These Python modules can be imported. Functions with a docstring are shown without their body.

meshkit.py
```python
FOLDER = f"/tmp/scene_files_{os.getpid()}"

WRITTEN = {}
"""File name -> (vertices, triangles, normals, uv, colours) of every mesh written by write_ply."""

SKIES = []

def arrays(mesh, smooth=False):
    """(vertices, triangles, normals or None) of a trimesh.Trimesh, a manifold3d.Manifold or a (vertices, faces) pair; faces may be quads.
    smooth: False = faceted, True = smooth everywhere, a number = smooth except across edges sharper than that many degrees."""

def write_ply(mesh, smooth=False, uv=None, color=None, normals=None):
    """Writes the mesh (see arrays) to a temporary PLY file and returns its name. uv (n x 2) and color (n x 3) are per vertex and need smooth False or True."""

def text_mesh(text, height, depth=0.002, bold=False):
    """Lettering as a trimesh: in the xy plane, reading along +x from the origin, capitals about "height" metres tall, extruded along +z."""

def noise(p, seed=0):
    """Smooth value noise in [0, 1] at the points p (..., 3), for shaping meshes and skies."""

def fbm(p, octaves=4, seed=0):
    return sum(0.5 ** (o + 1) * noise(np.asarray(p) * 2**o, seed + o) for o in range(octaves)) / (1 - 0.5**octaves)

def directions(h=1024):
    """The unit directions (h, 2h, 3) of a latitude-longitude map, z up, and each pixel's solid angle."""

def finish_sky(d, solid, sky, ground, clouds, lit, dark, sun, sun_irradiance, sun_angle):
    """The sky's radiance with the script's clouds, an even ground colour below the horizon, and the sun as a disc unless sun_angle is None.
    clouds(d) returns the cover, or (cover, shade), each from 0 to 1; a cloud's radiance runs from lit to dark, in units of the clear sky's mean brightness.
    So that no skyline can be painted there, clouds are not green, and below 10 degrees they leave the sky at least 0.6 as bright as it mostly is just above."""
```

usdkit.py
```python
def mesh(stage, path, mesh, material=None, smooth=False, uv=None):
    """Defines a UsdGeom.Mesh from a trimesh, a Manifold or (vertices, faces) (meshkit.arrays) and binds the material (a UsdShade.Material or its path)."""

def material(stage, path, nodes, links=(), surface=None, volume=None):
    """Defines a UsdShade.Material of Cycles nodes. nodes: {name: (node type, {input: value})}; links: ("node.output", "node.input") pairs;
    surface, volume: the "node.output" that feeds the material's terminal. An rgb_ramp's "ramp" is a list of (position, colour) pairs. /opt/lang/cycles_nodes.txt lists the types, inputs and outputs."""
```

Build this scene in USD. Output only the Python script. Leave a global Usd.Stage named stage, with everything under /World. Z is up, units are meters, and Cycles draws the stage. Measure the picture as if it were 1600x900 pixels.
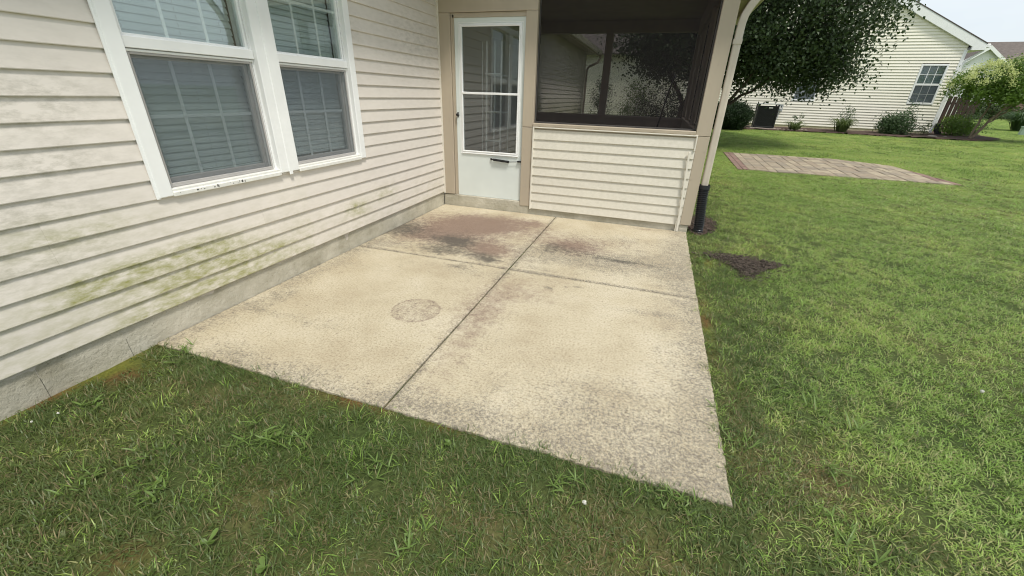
import math, random
import numpy as np, trimesh, usdkit, meshkit
from pxr import Usd, UsdGeom, UsdLux, UsdShade, Gf, Sdf, Vt

stage = Usd.Stage.CreateInMemory()
UsdGeom.SetStageUpAxis(stage, UsdGeom.Tokens.z)
UsdGeom.SetStageMetersPerUnit(stage, 1.0)
UsdGeom.Xform.Define(stage, '/World')
T = Sdf.ValueTypeNames
rng = np.random.default_rng(7)
random.seed(7)

# ------------------------------------------------------------------ camera, sky, sun, exposure
CAM = np.array([2.6336, -5.0056, 1.4013])
RIGHT = np.array([0.9472, 0.3195, 0.0279]); DOWN = np.array([0.1617, -0.4006, -0.9019]); FWD = np.array([-0.2769, 0.8588, -0.4311])
FWD /= np.linalg.norm(FWD); RIGHT -= FWD * (RIGHT @ FWD); RIGHT /= np.linalg.norm(RIGHT); DOWN = np.cross(FWD, RIGHT)
cam = UsdGeom.Camera.Define(stage, '/World/camera')
m4 = np.eye(4); m4[0, :3] = RIGHT; m4[1, :3] = -DOWN; m4[2, :3] = -FWD; m4[3, :3] = CAM
cam.AddTransformOp().Set(Gf.Matrix4d(*m4.ravel().tolist()))
cam.CreateHorizontalApertureAttr(36.0); cam.CreateVerticalApertureAttr(20.25); cam.CreateFocalLengthAttr(36.0 * 634.0 / 1600.0)
cam.CreateClippingRangeAttr(Gf.Vec2f(0.05, 2000.0))
cam.CreateExposureAttr(1.1)

SUN_DIR = np.array([0.40, -0.34, 0.98]); SUN_DIR /= np.linalg.norm(SUN_DIR)
SUN_EL, SUN_ROT = math.asin(SUN_DIR[2]), math.atan2(SUN_DIR[0], SUN_DIR[1])
usdkit.material(stage, '/World/Looks/sky_look', {
    'sky': ('sky_texture', {'sky_type': 'single_scattering', 'sun_disc': False, 'sun_elevation': SUN_EL, 'sun_rotation': SUN_ROT, 'aerosol_density': 2.0}),
    'tc': ('texture_coordinate', {}),
    'map': ('mapping', {'scale': (1.0, 1.0, 3.0)}),
    'n': ('noise_texture', {'scale': 1.7, 'detail': 5.0, 'roughness': 0.55}),
    'r': ('map_range', {'from_min': 0.3, 'from_max': 0.62, 'to_min': 0.55, 'to_max': 0.86, 'clamp': True}),
    'mx': ('mix', {'color2': (5.75, 6.15, 6.4)}),
    'bg': ('background_shader', {'strength': 0.074})},
    [('tc.generated', 'map.vector'), ('map.vector', 'n.vector'), ('n.fac', 'r.value'), ('r.result', 'mx.fac'), ('sky.color', 'mx.color1'), ('mx.color', 'bg.color')], surface='bg.background')
dome = UsdLux.DomeLight.Define(stage, '/World/sky')
UsdShade.MaterialBindingAPI.Apply(dome.GetPrim()).Bind(UsdShade.Material.Get(stage, '/World/Looks/sky_look'))
sun = UsdLux.DistantLight.Define(stage, '/World/sun')
sun.CreateIntensityAttr(0.4); sun.CreateAngleAttr(10.0); sun.CreateColorAttr(Gf.Vec3f(1.0, 0.96, 0.89)); sun.CreateNormalizeAttr(True)
zc = SUN_DIR; xc = np.cross([0, 0, 1.0], zc); xc /= np.linalg.norm(xc); yc = np.cross(zc, xc)
s4 = np.eye(4); s4[0, :3] = xc; s4[1, :3] = yc; s4[2, :3] = zc
sun.AddTransformOp().Set(Gf.Matrix4d(*s4.ravel().tolist()))

# ------------------------------------------------------------------ helpers
used = {}
def numbered(path):
    k = used.get(path, -1) + 1; used[path] = k
    return path if k == 0 else f'{path}_{k:03d}'
def P(parent):
    return '/World' if parent is None else str(parent.GetPath())
def tag(o, label=None, cat=None, group=None, kind=None):
    o = o.GetPrim() if hasattr(o, 'GetPrim') else o
    for k, v in (('label', label), ('category', cat), ('group', group), ('kind', kind)):
        if v: o.SetCustomDataByKey(k, v)
    return o
def thing(name, label, cat, loc=(0, 0, 0), rz=0, group=None):
    x = UsdGeom.Xform.Define(stage, numbered('/World/' + name))
    x.AddTranslateOp().Set(Gf.Vec3d(*map(float, loc)))
    if rz: x.AddRotateZOp().Set(float(rz))
    return tag(x.GetPrim(), label, cat, group)
def obj(name, mesh, material, parent=None, smooth=False, pv=None, kind=None, label=None, cat=None, group=None):
    if isinstance(mesh, tuple):                          # drop vertices that no face uses
        v, f = np.asarray(mesh[0], float), np.asarray(mesh[1], int); k = np.unique(f)
        if len(k) < len(v):
            r = np.zeros(len(v), int); r[k] = np.arange(len(k)); mesh = (v[k], r[f]); pv = {a: np.asarray(b)[k] for a, b in (pv or {}).items()}
    m = usdkit.mesh(stage, numbered(P(parent) + '/' + name), mesh, '/World/Looks/' + material, smooth=smooth)
    for k, a in (pv or {}).items():
        a = np.asarray(a, np.float32)
        api = UsdGeom.PrimvarsAPI(m)
        if a.ndim == 2: api.CreatePrimvar(k, T.Color3fArray, 'vertex').Set(Vt.Vec3fArray.FromNumpy(a))
        else: api.CreatePrimvar(k, T.FloatArray, 'vertex').Set(Vt.FloatArray.FromNumpy(a))
    return tag(m.GetPrim(), label, cat, group, kind)
class MB:
    """collects shapes into one mesh"""
    def __init__(s): s.v, s.f, s.n = [], [], 0
    def add(s, v, f):
        v = np.asarray(v, float); f = np.asarray(f, int)
        if f.shape[1] == 4: f = np.vstack([f[:, [0, 1, 2]], f[:, [0, 2, 3]]])
        s.v.append(v); s.f.append(f + s.n); s.n += len(v); return s
    def tm(s, m): return s.add(m.vertices, m.faces)
    def box(s, lo, hi, c=0.0, M=None):
        m = cbox(lo, hi, c); v = np.array(m[0])
        if M is not None: v = v @ np.asarray(M)[:3, :3].T + np.asarray(M)[:3, 3]
        return s.add(v, m[1])
    def tube(s, pts, r, n=8, cap=True):
        return s.add(*tube(pts, r, n, cap))
    def get(s): return np.vstack(s.v), np.vstack(s.f)
def cbox(lo, hi, c=0.0):
    lo, hi = np.minimum(lo, hi).astype(float), np.maximum(lo, hi).astype(float)
    if c <= 0:
        v = np.array([[x, y, z] for x in (lo[0], hi[0]) for y in (lo[1], hi[1]) for z in (lo[2], hi[2])])
        f = np.array([[0, 1, 3, 2], [4, 6, 7, 5], [0, 4, 5, 1], [2, 3, 7, 6], [0, 2, 6, 4], [1, 5, 7, 3]])
        return v, np.vstack([f[:, [0, 1, 2]], f[:, [0, 2, 3]]])
    c = min(c, (hi - lo).min() * 0.45)
    pts = []
    for a in range(3):
        for sx in (0, 1):
            for sy in (0, 1):
                for sz in (0, 1):
                    q = np.array([hi[i] if s else lo[i] for i, s in enumerate((sx, sy, sz))])
                    for b in range(3):
                        if b != a: q[b] += -c if (sx, sy, sz)[b] else c
                    pts.append(q)
    h = trimesh.convex.convex_hull(np.array(pts))
    return np.array(h.vertices), np.array(h.faces)
def tube(pts, r, n=8, cap=True):
    pts = np.asarray(pts, float); r = np.broadcast_to(np.asarray(r, float), len(pts))
    t = np.gradient(pts, axis=0); t /= np.linalg.norm(t, axis=1)[:, None] + 1e-12
    up = np.array([0.0, 0, 1]) if abs(t[0, 2]) < 0.9 else np.array([1.0, 0, 0])
    V = []
    for i in range(len(pts)):
        a = np.cross(t[i], up); a /= np.linalg.norm(a); up2 = np.cross(a, t[i]); up = up2
        ang = np.arange(n) / n * 2 * np.pi
        V.append(pts[i] + r[i] * (np.cos(ang)[:, None] * a + np.sin(ang)[:, None] * up2))
    V = np.vstack(V); F = []
    for i in range(len(pts) - 1):
        for j in range(n):
            a, b = i * n + j, i * n + (j + 1) % n
            F += [[a, b, b + n], [a, b + n, a + n]]
    if cap:
        k = len(V); V = np.vstack([V, pts[0], pts[-1]])
        for j in range(n):
            F += [[k, (j + 1) % n, j], [k + 1, (len(pts) - 1) * n + j, (len(pts) - 1) * n + (j + 1) % n]]
    return V, np.array(F)
def frame(axis, a0, a1, z0, z1, w, d0, d1, c=0.002, wb=None, wt=None):
    """a rectangular frame of four bars; axis 'y': lies in a plane x=const (depth d0..d1 along x), axis 'x': depth along y"""
    wb = w if wb is None else wb; wt = w if wt is None else wt
    b = MB()
    def bx(p0, p1, q0, q1):
        if axis == 'y': b.box((d0, p0, q0), (d1, p1, q1), c)
        else: b.box((p0, d0, q0), (p1, d1, q1), c)
    bx(a0, a0 + w, z0, z1); bx(a1 - w, a1, z0, z1); bx(a0 + w, a1 - w, z0, z0 + wb); bx(a0 + w, a1 - w, z1 - wt, z1)
    return b.get()
def smooth01(t): t = np.clip(t, 0, 1); return t * t * (3 - 2 * t)
def gz(x, y):
    x = np.asarray(x, float); y = np.asarray(y, float)
    return -0.014 + 0.35 * smooth01((y - 1.5) / 16) + np.clip((y - 17.5) / 40, 0, 1) * 0.7 + 0 * x
def f2(x, y, s, seed=0, o=3):
    return meshkit.fbm(np.stack([np.asarray(x) * s, np.asarray(y) * s, np.full(np.shape(x), 0.37 + seed)], -1), o, seed)
def blob(x, y, cx, cy, rx, ry, soft=1.0, warp=0.0, seed=0):
    if warp:
        x = x + warp * (f2(x, y, 3.0, seed + 3) - 0.5); y = y + warp * (f2(x, y, 3.0, seed + 9) - 0.5)
    return np.exp(-(((x - cx) / rx) ** 2 + ((y - cy) / ry) ** 2) ** soft)

# ------------------------------------------------------------------ materials
def mat(name, nodes, links=(), surface='p.BSDF'): usdkit.material(stage, '/World/Looks/' + name, nodes, links, surface)
def plain(name, col, rough=0.5, var=0.12, scale=6.0, bump=0.0, bscale=60.0, spec=0.4, metallic=0.0, stretch=(1, 1, 1)):
    """paint or plastic with faint mottling and fine relief"""
    c = np.array(col)
    n = {'g': ('geometry', {}), 'mp': ('mapping', {'scale': stretch}), 'n': ('noise_texture', {'scale': scale, 'detail': 5.0, 'roughness': 0.6}),
         'r': ('rgb_ramp', {'ramp': [(0.25, tuple(c * (1 - var))), (0.75, tuple(np.minimum(c * (1 + var), 0.95)))]}),
         'p': ('principled_bsdf', {'roughness': rough, 'specular_ior_level': spec, 'metallic': metallic})}
    l = [('g.position', 'mp.vector'), ('mp.vector', 'n.vector'), ('n.fac', 'r.fac'), ('r.color', 'p.base_color')]
    if bump:
        n |= {'n2': ('noise_texture', {'scale': bscale, 'detail': 4.0}), 'b': ('bump', {'strength': 1.0, 'distance': bump})}
        l += [('mp.vector', 'n2.vector'), ('n2.fac', 'b.height'), ('b.normal', 'p.normal')]
    mat(name, n, l)
def siding(name, col, dirt):
    c = np.array(col)
    mat(name, {'g': ('geometry', {}), 'mp': ('mapping', {'scale': (1, 0.55, 1.5)}), 'oi': ('object_info', {}),
        'n': ('noise_texture', {'scale': 2.3, 'detail': 6.0, 'roughness': 0.62}), 'r': ('rgb_ramp', {'ramp': [(0.3, tuple(c * (1 - dirt))), (0.68, tuple(c * 1.04))]}),
        'a': ('attribute', {'attribute': 'stain'}), 's': ('separate_color', {}),
        'n2': ('noise_texture', {'scale': 21.0, 'detail': 8.0, 'roughness': 0.72}), 'n3': ('noise_texture', {'scale': 45.0, 'detail': 4.0}),
        'k1': ('map_range', {'from_min': 0.30, 'from_max': 0.70, 'to_max': 1.0, 'clamp': True}), 'm1': ('math', {'math_type': 'multiply', 'use_clamp': True}),
        'k2': ('map_range', {'from_min': 0.42, 'from_max': 0.7, 'clamp': True}), 'm2': ('math', {'math_type': 'multiply', 'use_clamp': True}),
        'x1': ('mix', {'color2': (0.275, 0.275, 0.085)}), 'x2': ('mix', {'color2': (0.25, 0.235, 0.175)}),
        'b': ('bump', {'distance': 0.0012, 'strength': 0.3}), 'nb': ('noise_texture', {'scale': 9.0, 'detail': 3.0}), 'mpb': ('mapping', {'scale': (1, 1, 9)}),
        'hv': ('map_range', {'from_min': 0.0, 'from_max': 1.0, 'to_min': 0.96, 'to_max': 1.03}), 'hm': ('hsv', {}),
        'p': ('principled_bsdf', {'roughness': 0.55, 'specular_ior_level': 0.35})},
        [('g.position', 'mp.vector'), ('mp.vector', 'n.vector'), ('mp.vector', 'n2.vector'), ('g.position', 'n3.vector'), ('n.fac', 'r.fac'), ('a.color', 's.color'),
         ('n2.fac', 'k1.value'), ('k1.result', 'm1.value1'), ('s.r', 'm1.value2'), ('n2.fac', 'k2.value'), ('k2.result', 'm2.value1'), ('s.g', 'm2.value2'),
         ('oi.random', 'hv.value'), ('hv.result', 'hm.value'), ('r.color', 'hm.color'), ('hm.color', 'x1.color1'), ('m1.value', 'x1.fac'), ('x1.color', 'x2.color1'), ('m2.value', 'x2.fac'), ('x2.color', 'p.base_color'),
         ('g.position', 'mpb.vector'), ('mpb.vector', 'nb.vector'), ('nb.fac', 'b.height'), ('b.normal', 'p.normal')])
siding('siding_vinyl', (0.70, 0.648, 0.585), 0.05)
siding('siding_vinyl_cream', (0.70, 0.66, 0.57), 0.03)
siding('siding_vinyl_yellow', (0.84, 0.80, 0.685), 0.02)
plain('taupe_paint', (0.44, 0.375, 0.285), 0.6, 0.09, 3.0, 0.0008, 70, stretch=(1, 1, 0.15))
plain('taupe_dark', (0.42, 0.345, 0.29), 0.7, 0.1, 4.0, 0.0008, 60)
plain('grille_white', (0.90, 0.91, 0.90), 0.4, 0.02)
plain('white_vinyl', (0.84, 0.845, 0.83), 0.38, 0.05, 5.0)
plain('white_worn', (0.74, 0.73, 0.68), 0.5, 0.10, 30.0)
plain('door_paint', (0.69, 0.735, 0.70), 0.42, 0.05, 3.0, 0.0003, 120)
plain('sash_grey', (0.42, 0.40, 0.38), 0.5, 0.08, 8.0)
plain('grille_grey', (0.66, 0.70, 0.69), 0.5, 0.05, 8.0)
plain('blind_slat', (0.60, 0.645, 0.63), 0.45, 0.05, 3.0)
plain('black_plastic', (0.018, 0.019, 0.022), 0.35, 0.2, 20.0)
plain('black_metal', (0.012, 0.012, 0.013), 0.4, 0.2, 20.0)
plain('downspout_metal', (0.56, 0.50, 0.41), 0.4, 0.08, 8.0)
plain('rust_metal', (0.30, 0.25, 0.2), 0.5, 0.2, 30.0)
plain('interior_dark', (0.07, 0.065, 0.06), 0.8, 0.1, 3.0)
plain('porch_floor', (0.16, 0.14, 0.12), 0.8, 0.2, 5.0)
plain('dark_shingle', (0.105, 0.09, 0.08), 0.9, 0.35, 9.0, 0.004, 25)
plain('brown_shingle', (0.125, 0.105, 0.092), 0.9, 0.3, 5.0, 0.004, 25)
plain('grey_shingle', (0.20, 0.185, 0.165), 0.9, 0.35, 9.0, 0.004, 25)
plain('fence_wood', (0.05, 0.032, 0.024), 0.8, 0.3, 8.0, stretch=(1, 1, 0.2))
plain('bark', (0.055, 0.042, 0.033), 0.85, 0.35, 22.0, 0.006, 40, stretch=(1, 1, 0.35))
plain('pale_bark', (0.17, 0.13, 0.09), 0.85, 0.3, 22.0, 0.004, 40, stretch=(1, 1, 0.35))
plain('mulch', (0.075, 0.048, 0.036), 0.95, 0.5, 45.0, 0.02, 60)
plain('soil_dark', (0.046, 0.035, 0.026), 0.95, 0.5, 60.0, 0.012, 90)
plain('mulch_chip', (0.068, 0.052, 0.039), 0.9, 0.5, 55.0)
plain('stone', (0.36, 0.32, 0.27), 0.85, 0.25, 18.0, 0.004, 40)
plain('far_blind', (0.20, 0.245, 0.265), 0.5, 0.05)
plain('meter_grey', (0.42, 0.44, 0.44), 0.5, 0.08)
plain('utility_green', (0.30, 0.38, 0.32), 0.6, 0.1)
plain('wall_core', (0.5, 0.46, 0.4), 0.8, 0.05)
plain('flower_cream', (0.74, 0.72, 0.50), 0.7, 0.12, 9.0)
plain('flower_white', (0.66, 0.65, 0.58), 0.7, 0.05)
plain('rack_white', (0.86, 0.86, 0.84), 0.4, 0.05)
plain('foundation_cream', (0.52, 0.45, 0.33), 0.9, 0.12, 6.0, 0.002, 40)
plain('twig', (0.09, 0.06, 0.04), 0.8, 0.2)
# rough poured foundation
mat('foundation', {'g': ('geometry', {}), 'n': ('noise_texture', {'scale': 3.0, 'detail': 8.0, 'roughness': 0.65}),
    'r': ('rgb_ramp', {'ramp': [(0.3, (0.31, 0.285, 0.21)), (0.5, (0.45, 0.42, 0.335)), (0.7, (0.58, 0.545, 0.45))]}),
    'v': ('voronoi_texture', {'scale': 38.0}), 'vr': ('map_range', {'from_min': 0.05, 'from_max': 0.16, 'clamp': True}),
    'n2': ('noise_texture', {'scale': 26.0, 'detail': 8.0, 'roughness': 0.7}), 'mx': ('mix', {'mix_type': 'multiply', 'fac': 0.55}), 'cr': ('rgb_ramp', {'ramp': [(0.0, (0.25, 0.24, 0.22)), (1.0, (1, 1, 1))]}),
    'b': ('bump', {'distance': 0.012, 'strength': 0.9}), 'p': ('principled_bsdf', {'roughness': 0.93, 'specular_ior_level': 0.2})},
    [('g.position', 'n.vector'), ('g.position', 'v.vector'), ('g.position', 'n2.vector'), ('n.fac', 'r.fac'), ('v.distance', 'vr.value'), ('vr.result', 'cr.fac'), ('r.color', 'mx.color1'), ('cr.color', 'mx.color2'),
     ('mx.color', 'p.base_color'), ('n2.fac', 'b.height'), ('b.normal', 'p.normal')])
# weathered slab: primvar stain = (grey weathering, red brown, dark), fine grain in nodes
mat('slab_concrete', {'g': ('geometry', {}), 'a': ('attribute', {'attribute': 'stain'}), 's': ('separate_color', {}),
    'n1': ('noise_texture', {'scale': 2.2, 'detail': 6.0, 'roughness': 0.6}), 'base': ('rgb_ramp', {'ramp': [(0.34, (0.45, 0.385, 0.27)), (0.5, (0.51, 0.448, 0.322)), (0.66, (0.555, 0.495, 0.37))]}),
    'ng': ('noise_texture', {'scale': 75.0, 'detail': 6.0, 'roughness': 0.8}), 'nm': ('noise_texture', {'scale': 16.0, 'detail': 9.0, 'roughness': 0.78}), 'nk': ('noise_texture', {'scale': 64.0, 'detail': 4.0, 'roughness': 0.85}),
    'gr': ('map_range', {'from_min': 0.36, 'from_max': 0.64, 'to_min': -0.40, 'to_max': 0.40}),
    'mr': ('map_range', {'from_min': 0.34, 'from_max': 0.66, 'to_min': -0.32, 'to_max': 0.32}),
    'a1': ('math', {'math_type': 'add'}), 'a2': ('math', {'math_type': 'add'}), 'gk': ('map_range', {'range_type': 'smoothstep', 'from_min': 0.25, 'from_max': 1.25, 'to_max': 0.86, 'clamp': True}),
    'xg': ('mix', {'color2': (0.19, 0.172, 0.14)}),
    'b1': ('math', {'math_type': 'add'}), 'rk': ('map_range', {'range_type': 'smoothstep', 'from_min': 0.05, 'from_max': 1.05, 'to_max': 0.82, 'clamp': True}),
    'xr': ('mix', {'color2': (0.205, 0.135, 0.11)}),
    'c1': ('math', {'math_type': 'add'}), 'dk': ('map_range', {'range_type': 'smoothstep', 'from_min': 0.15, 'from_max': 0.95, 'to_max': 0.85, 'clamp': True}),
    'xd': ('mix', {'color2': (0.10, 0.092, 0.078)}),
    'sp': ('voronoi_texture', {'scale': 15.0, 'randomness': 1.0}), 'sn': ('noise_texture', {'scale': 1.3, 'detail': 2.0}), 'sr': ('map_range', {'from_min': 0.48, 'from_max': 0.62, 'to_min': 0.02, 'to_max': 0.085, 'clamp': True}),
    'sl': ('math', {'math_type': 'less_than'}), 'sm': ('math', {'math_type': 'multiply', 'value2': 0.6}), 'xs': ('mix', {'color2': (0.12, 0.10, 0.08)}),
    'gx': ('mix', {'mix_type': 'multiply', 'fac': 1.0}), 'gc': ('rgb_ramp', {'ramp': [(0.36, (0.52, 0.49, 0.44)), (0.455, (0.90, 0.885, 0.86)), (0.53, (1.0, 1.0, 1.0)), (0.62, (1.10, 1.10, 1.10))]}),
    'b': ('bump', {'distance': 0.006, 'strength': 0.9}), 'p': ('principled_bsdf', {'roughness': 0.92, 'specular_ior_level': 0.2})},
    [('g.position', 'n1.vector'), ('g.position', 'ng.vector'), ('g.position', 'nm.vector'), ('g.position', 'sp.vector'), ('g.position', 'sn.vector'), ('a.color', 's.color'), ('n1.fac', 'base.fac'),
     ('g.position', 'nk.vector'), ('nk.fac', 'gr.value'), ('nm.fac', 'mr.value'), ('s.r', 'a1.value1'), ('gr.result', 'a1.value2'), ('a1.value', 'a2.value1'), ('mr.result', 'a2.value2'), ('a2.value', 'gk.value'), ('gk.result', 'xg.fac'), ('base.color', 'xg.color1'),
     ('s.g', 'b1.value1'), ('mr.result', 'b1.value2'), ('b1.value', 'rk.value'), ('rk.result', 'xr.fac'), ('xg.color', 'xr.color1'),
     ('s.b', 'c1.value1'), ('mr.result', 'c1.value2'), ('c1.value', 'dk.value'), ('dk.result', 'xd.fac'), ('xr.color', 'xd.color1'),
     ('sn.fac', 'sr.value'), ('sp.distance', 'sl.value1'), ('sr.result', 'sl.value2'), ('sl.value', 'sm.value1'), ('sm.value', 'xs.fac'), ('xd.color', 'xs.color1'),
     ('ng.fac', 'gc.fac'), ('xs.color', 'gx.color1'), ('gc.color', 'gx.color2'), ('gx.color', 'p.base_color'), ('ng.fac', 'b.height'), ('b.normal', 'p.normal')])
plain('joint_dirt', (0.075, 0.06, 0.05), 0.95, 0.3, 30.0)
# glass and screens
def glass(name, tint, base, k=0.9):
    mat(name, {'lw': ('layer_weight', {'blend': 0.5}), 'pw': ('math', {'math_type': 'power', 'value2': 4.0}), 'fa': ('math', {'math_type': 'multiply_add', 'value2': k, 'value3': base, 'use_clamp': True}),
        't': ('transparent_bsdf', {'color': tint}), 'g': ('glossy_bsdf', {'color': (0.95, 0.97, 0.97), 'roughness': 0.01}), 'm': ('mix_closure', {})},
        [('lw.facing', 'pw.value1'), ('pw.value', 'fa.value1'), ('fa.value', 'm.fac'), ('t.BSDF', 'm.closure1'), ('g.BSDF', 'm.closure2')], surface='m.closure')
glass('window_glass', (0.92, 0.955, 0.945), 0.13)
glass('lower_glass', (0.90, 0.93, 0.925), 0.05, 0.5)
glass('door_glass', (0.80, 0.82, 0.82), 0.09, 0.7)
def screen(name, col, base):
    mat(name, {'lw': ('layer_weight', {'blend': 0.5}), 'pw': ('math', {'math_type': 'power', 'value2': 2.5}), 'fa': ('math', {'math_type': 'multiply_add', 'value2': 0.9 - base, 'value3': base, 'use_clamp': True}),
        't': ('transparent_bsdf', {'color': (1, 1, 1)}), 'd': ('diffuse_bsdf', {'color': col}), 'm': ('mix_closure', {})},
        [('lw.facing', 'pw.value1'), ('pw.value', 'fa.value1'), ('fa.value', 'm.fac'), ('t.BSDF', 'm.closure1'), ('d.BSDF', 'm.closure2')], surface='m.closure')
screen('insect_screen', (0.15, 0.165, 0.163), 0.16)
screen('porch_screen', (0.017, 0.0145, 0.014), 0.30)
# foliage
def foliage(name, cols, rough=0.45, trans=0.25, spec=0.4):
    n = len(cols)
    mat(name, {'g': ('geometry', {}), 'r': ('rgb_ramp', {'ramp': [(i / max(n - 1, 1), c) for i, c in enumerate(cols)]}), 'p': ('principled_bsdf', {'roughness': rough, 'specular_ior_level': spec}),
        'h': ('hsv', {'value': 1.5, 'saturation': 1.1}), 't': ('translucent_bsdf', {}), 'm': ('mix_closure', {'fac': trans})},
        [('g.random_per_island', 'r.fac'), ('r.color', 'p.base_color'), ('r.color', 'h.color'), ('h.color', 't.color'), ('p.BSDF', 'm.closure1'), ('t.BSDF', 'm.closure2')], surface='m.closure')
foliage('pear_leaf', [(0.040, 0.066, 0.024), (0.066, 0.106, 0.035), (0.09, 0.14, 0.048), (0.05, 0.085, 0.03), (0.13, 0.18, 0.07)], 0.42, 0.18, 0.3)
foliage('boxwood_leaf', [(0.016, 0.034, 0.010), (0.028, 0.055, 0.014), (0.022, 0.044, 0.012)], 0.5, 0.15, 0.2)
foliage('hydrangea_leaf', [(0.10, 0.17, 0.028), (0.15, 0.235, 0.036), (0.20, 0.28, 0.05), (0.125, 0.20, 0.034)], 0.5, 0.3)
foliage('shrub_leaf', [(0.05, 0.09, 0.03), (0.075, 0.12, 0.035), (0.10, 0.15, 0.05)], 0.5, 0.25)
foliage('daylily_leaf', [(0.09, 0.12, 0.04), (0.13, 0.16, 0.06), (0.16, 0.16, 0.07)], 0.5, 0.3)
foliage('weed_leaf', [(0.14, 0.215, 0.05), (0.18, 0.26, 0.07), (0.15, 0.22, 0.055), (0.22, 0.28, 0.10)], 0.45, 0.3)
foliage('flower_panicle', [(0.52, 0.56, 0.26), (0.74, 0.75, 0.46), (0.62, 0.64, 0.34)], 0.7, 0.3)
foliage('far_leaf', [(0.05, 0.075, 0.025), (0.08, 0.11, 0.035)], 0.6, 0.2)
# grass blade: primvar bcol per vertex times slow world variation
mat('grass_blade', {'a': ('attribute', {'attribute': 'bcol'}), 'g': ('geometry', {}), 'n': ('noise_texture', {'scale': 0.9, 'detail': 5.0, 'roughness': 0.6}),
    'r': ('rgb_ramp', {'ramp': [(0.3, (0.78, 0.86, 0.72)), (0.5, (1.0, 1.0, 1.0)), (0.7, (1.30, 1.16, 1.2))]}), 'x': ('mix', {'mix_type': 'multiply', 'fac': 1.0}),
    'p': ('principled_bsdf', {'roughness': 0.42, 'specular_ior_level': 0.45}), 't': ('translucent_bsdf', {}), 'm': ('mix_closure', {'fac': 0.4})},
    [('g.position', 'n.vector'), ('n.fac', 'r.fac'), ('a.color', 'x.color1'), ('r.color', 'x.color2'), ('x.color', 'p.base_color'), ('x.color', 't.color'), ('p.BSDF', 'm.closure1'), ('t.BSDF', 'm.closure2')], surface='m.closure')
mat('ground_turf', {'a': ('attribute', {'attribute': 'gcol'}), 'g': ('geometry', {}), 'n': ('noise_texture', {'scale': 55.0, 'detail': 6.0, 'roughness': 0.7}),
    'n0': ('noise_texture', {'scale': 0.9, 'detail': 5.0, 'roughness': 0.6}), 'r0': ('rgb_ramp', {'ramp': [(0.3, (0.8, 0.86, 0.75)), (0.5, (1, 1, 1)), (0.7, (1.25, 1.14, 1.15))]}), 'x0': ('mix', {'mix_type': 'multiply', 'fac': 1.0}),
    'r': ('rgb_ramp', {'ramp': [(0.3, (0.55, 0.55, 0.55)), (0.7, (1.4, 1.4, 1.4))]}), 'x': ('mix', {'mix_type': 'multiply', 'fac': 1.0}),
    'b': ('bump', {'distance': 0.02, 'strength': 0.8}), 'p': ('principled_bsdf', {'roughness': 0.9, 'specular_ior_level': 0.15})},
    [('g.position', 'n.vector'), ('g.position', 'n0.vector'), ('n0.fac', 'r0.fac'), ('n.fac', 'r.fac'), ('a.color', 'x.color1'), ('r.color', 'x.color2'), ('x.color', 'x0.color1'), ('r0.color', 'x0.color2'), ('x0.color', 'p.base_color'), ('n.fac', 'b.height'), ('b.normal', 'p.normal')])
def paver_mat(name, col):
    plain(name, col, 0.9, 0.2, 14.0, 0.003, 70, 0.2)
for i, c in enumerate([(0.315, 0.265, 0.195), (0.26, 0.222, 0.17), (0.36, 0.305, 0.22), (0.29, 0.238, 0.175)]): paver_mat(f'paver_tan_{"abcd"[i]}', c)
for i, c in enumerate([(0.215, 0.145, 0.12), (0.245, 0.165, 0.135)]): paver_mat(f'paver_red_{"ab"[i]}', c)
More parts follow.
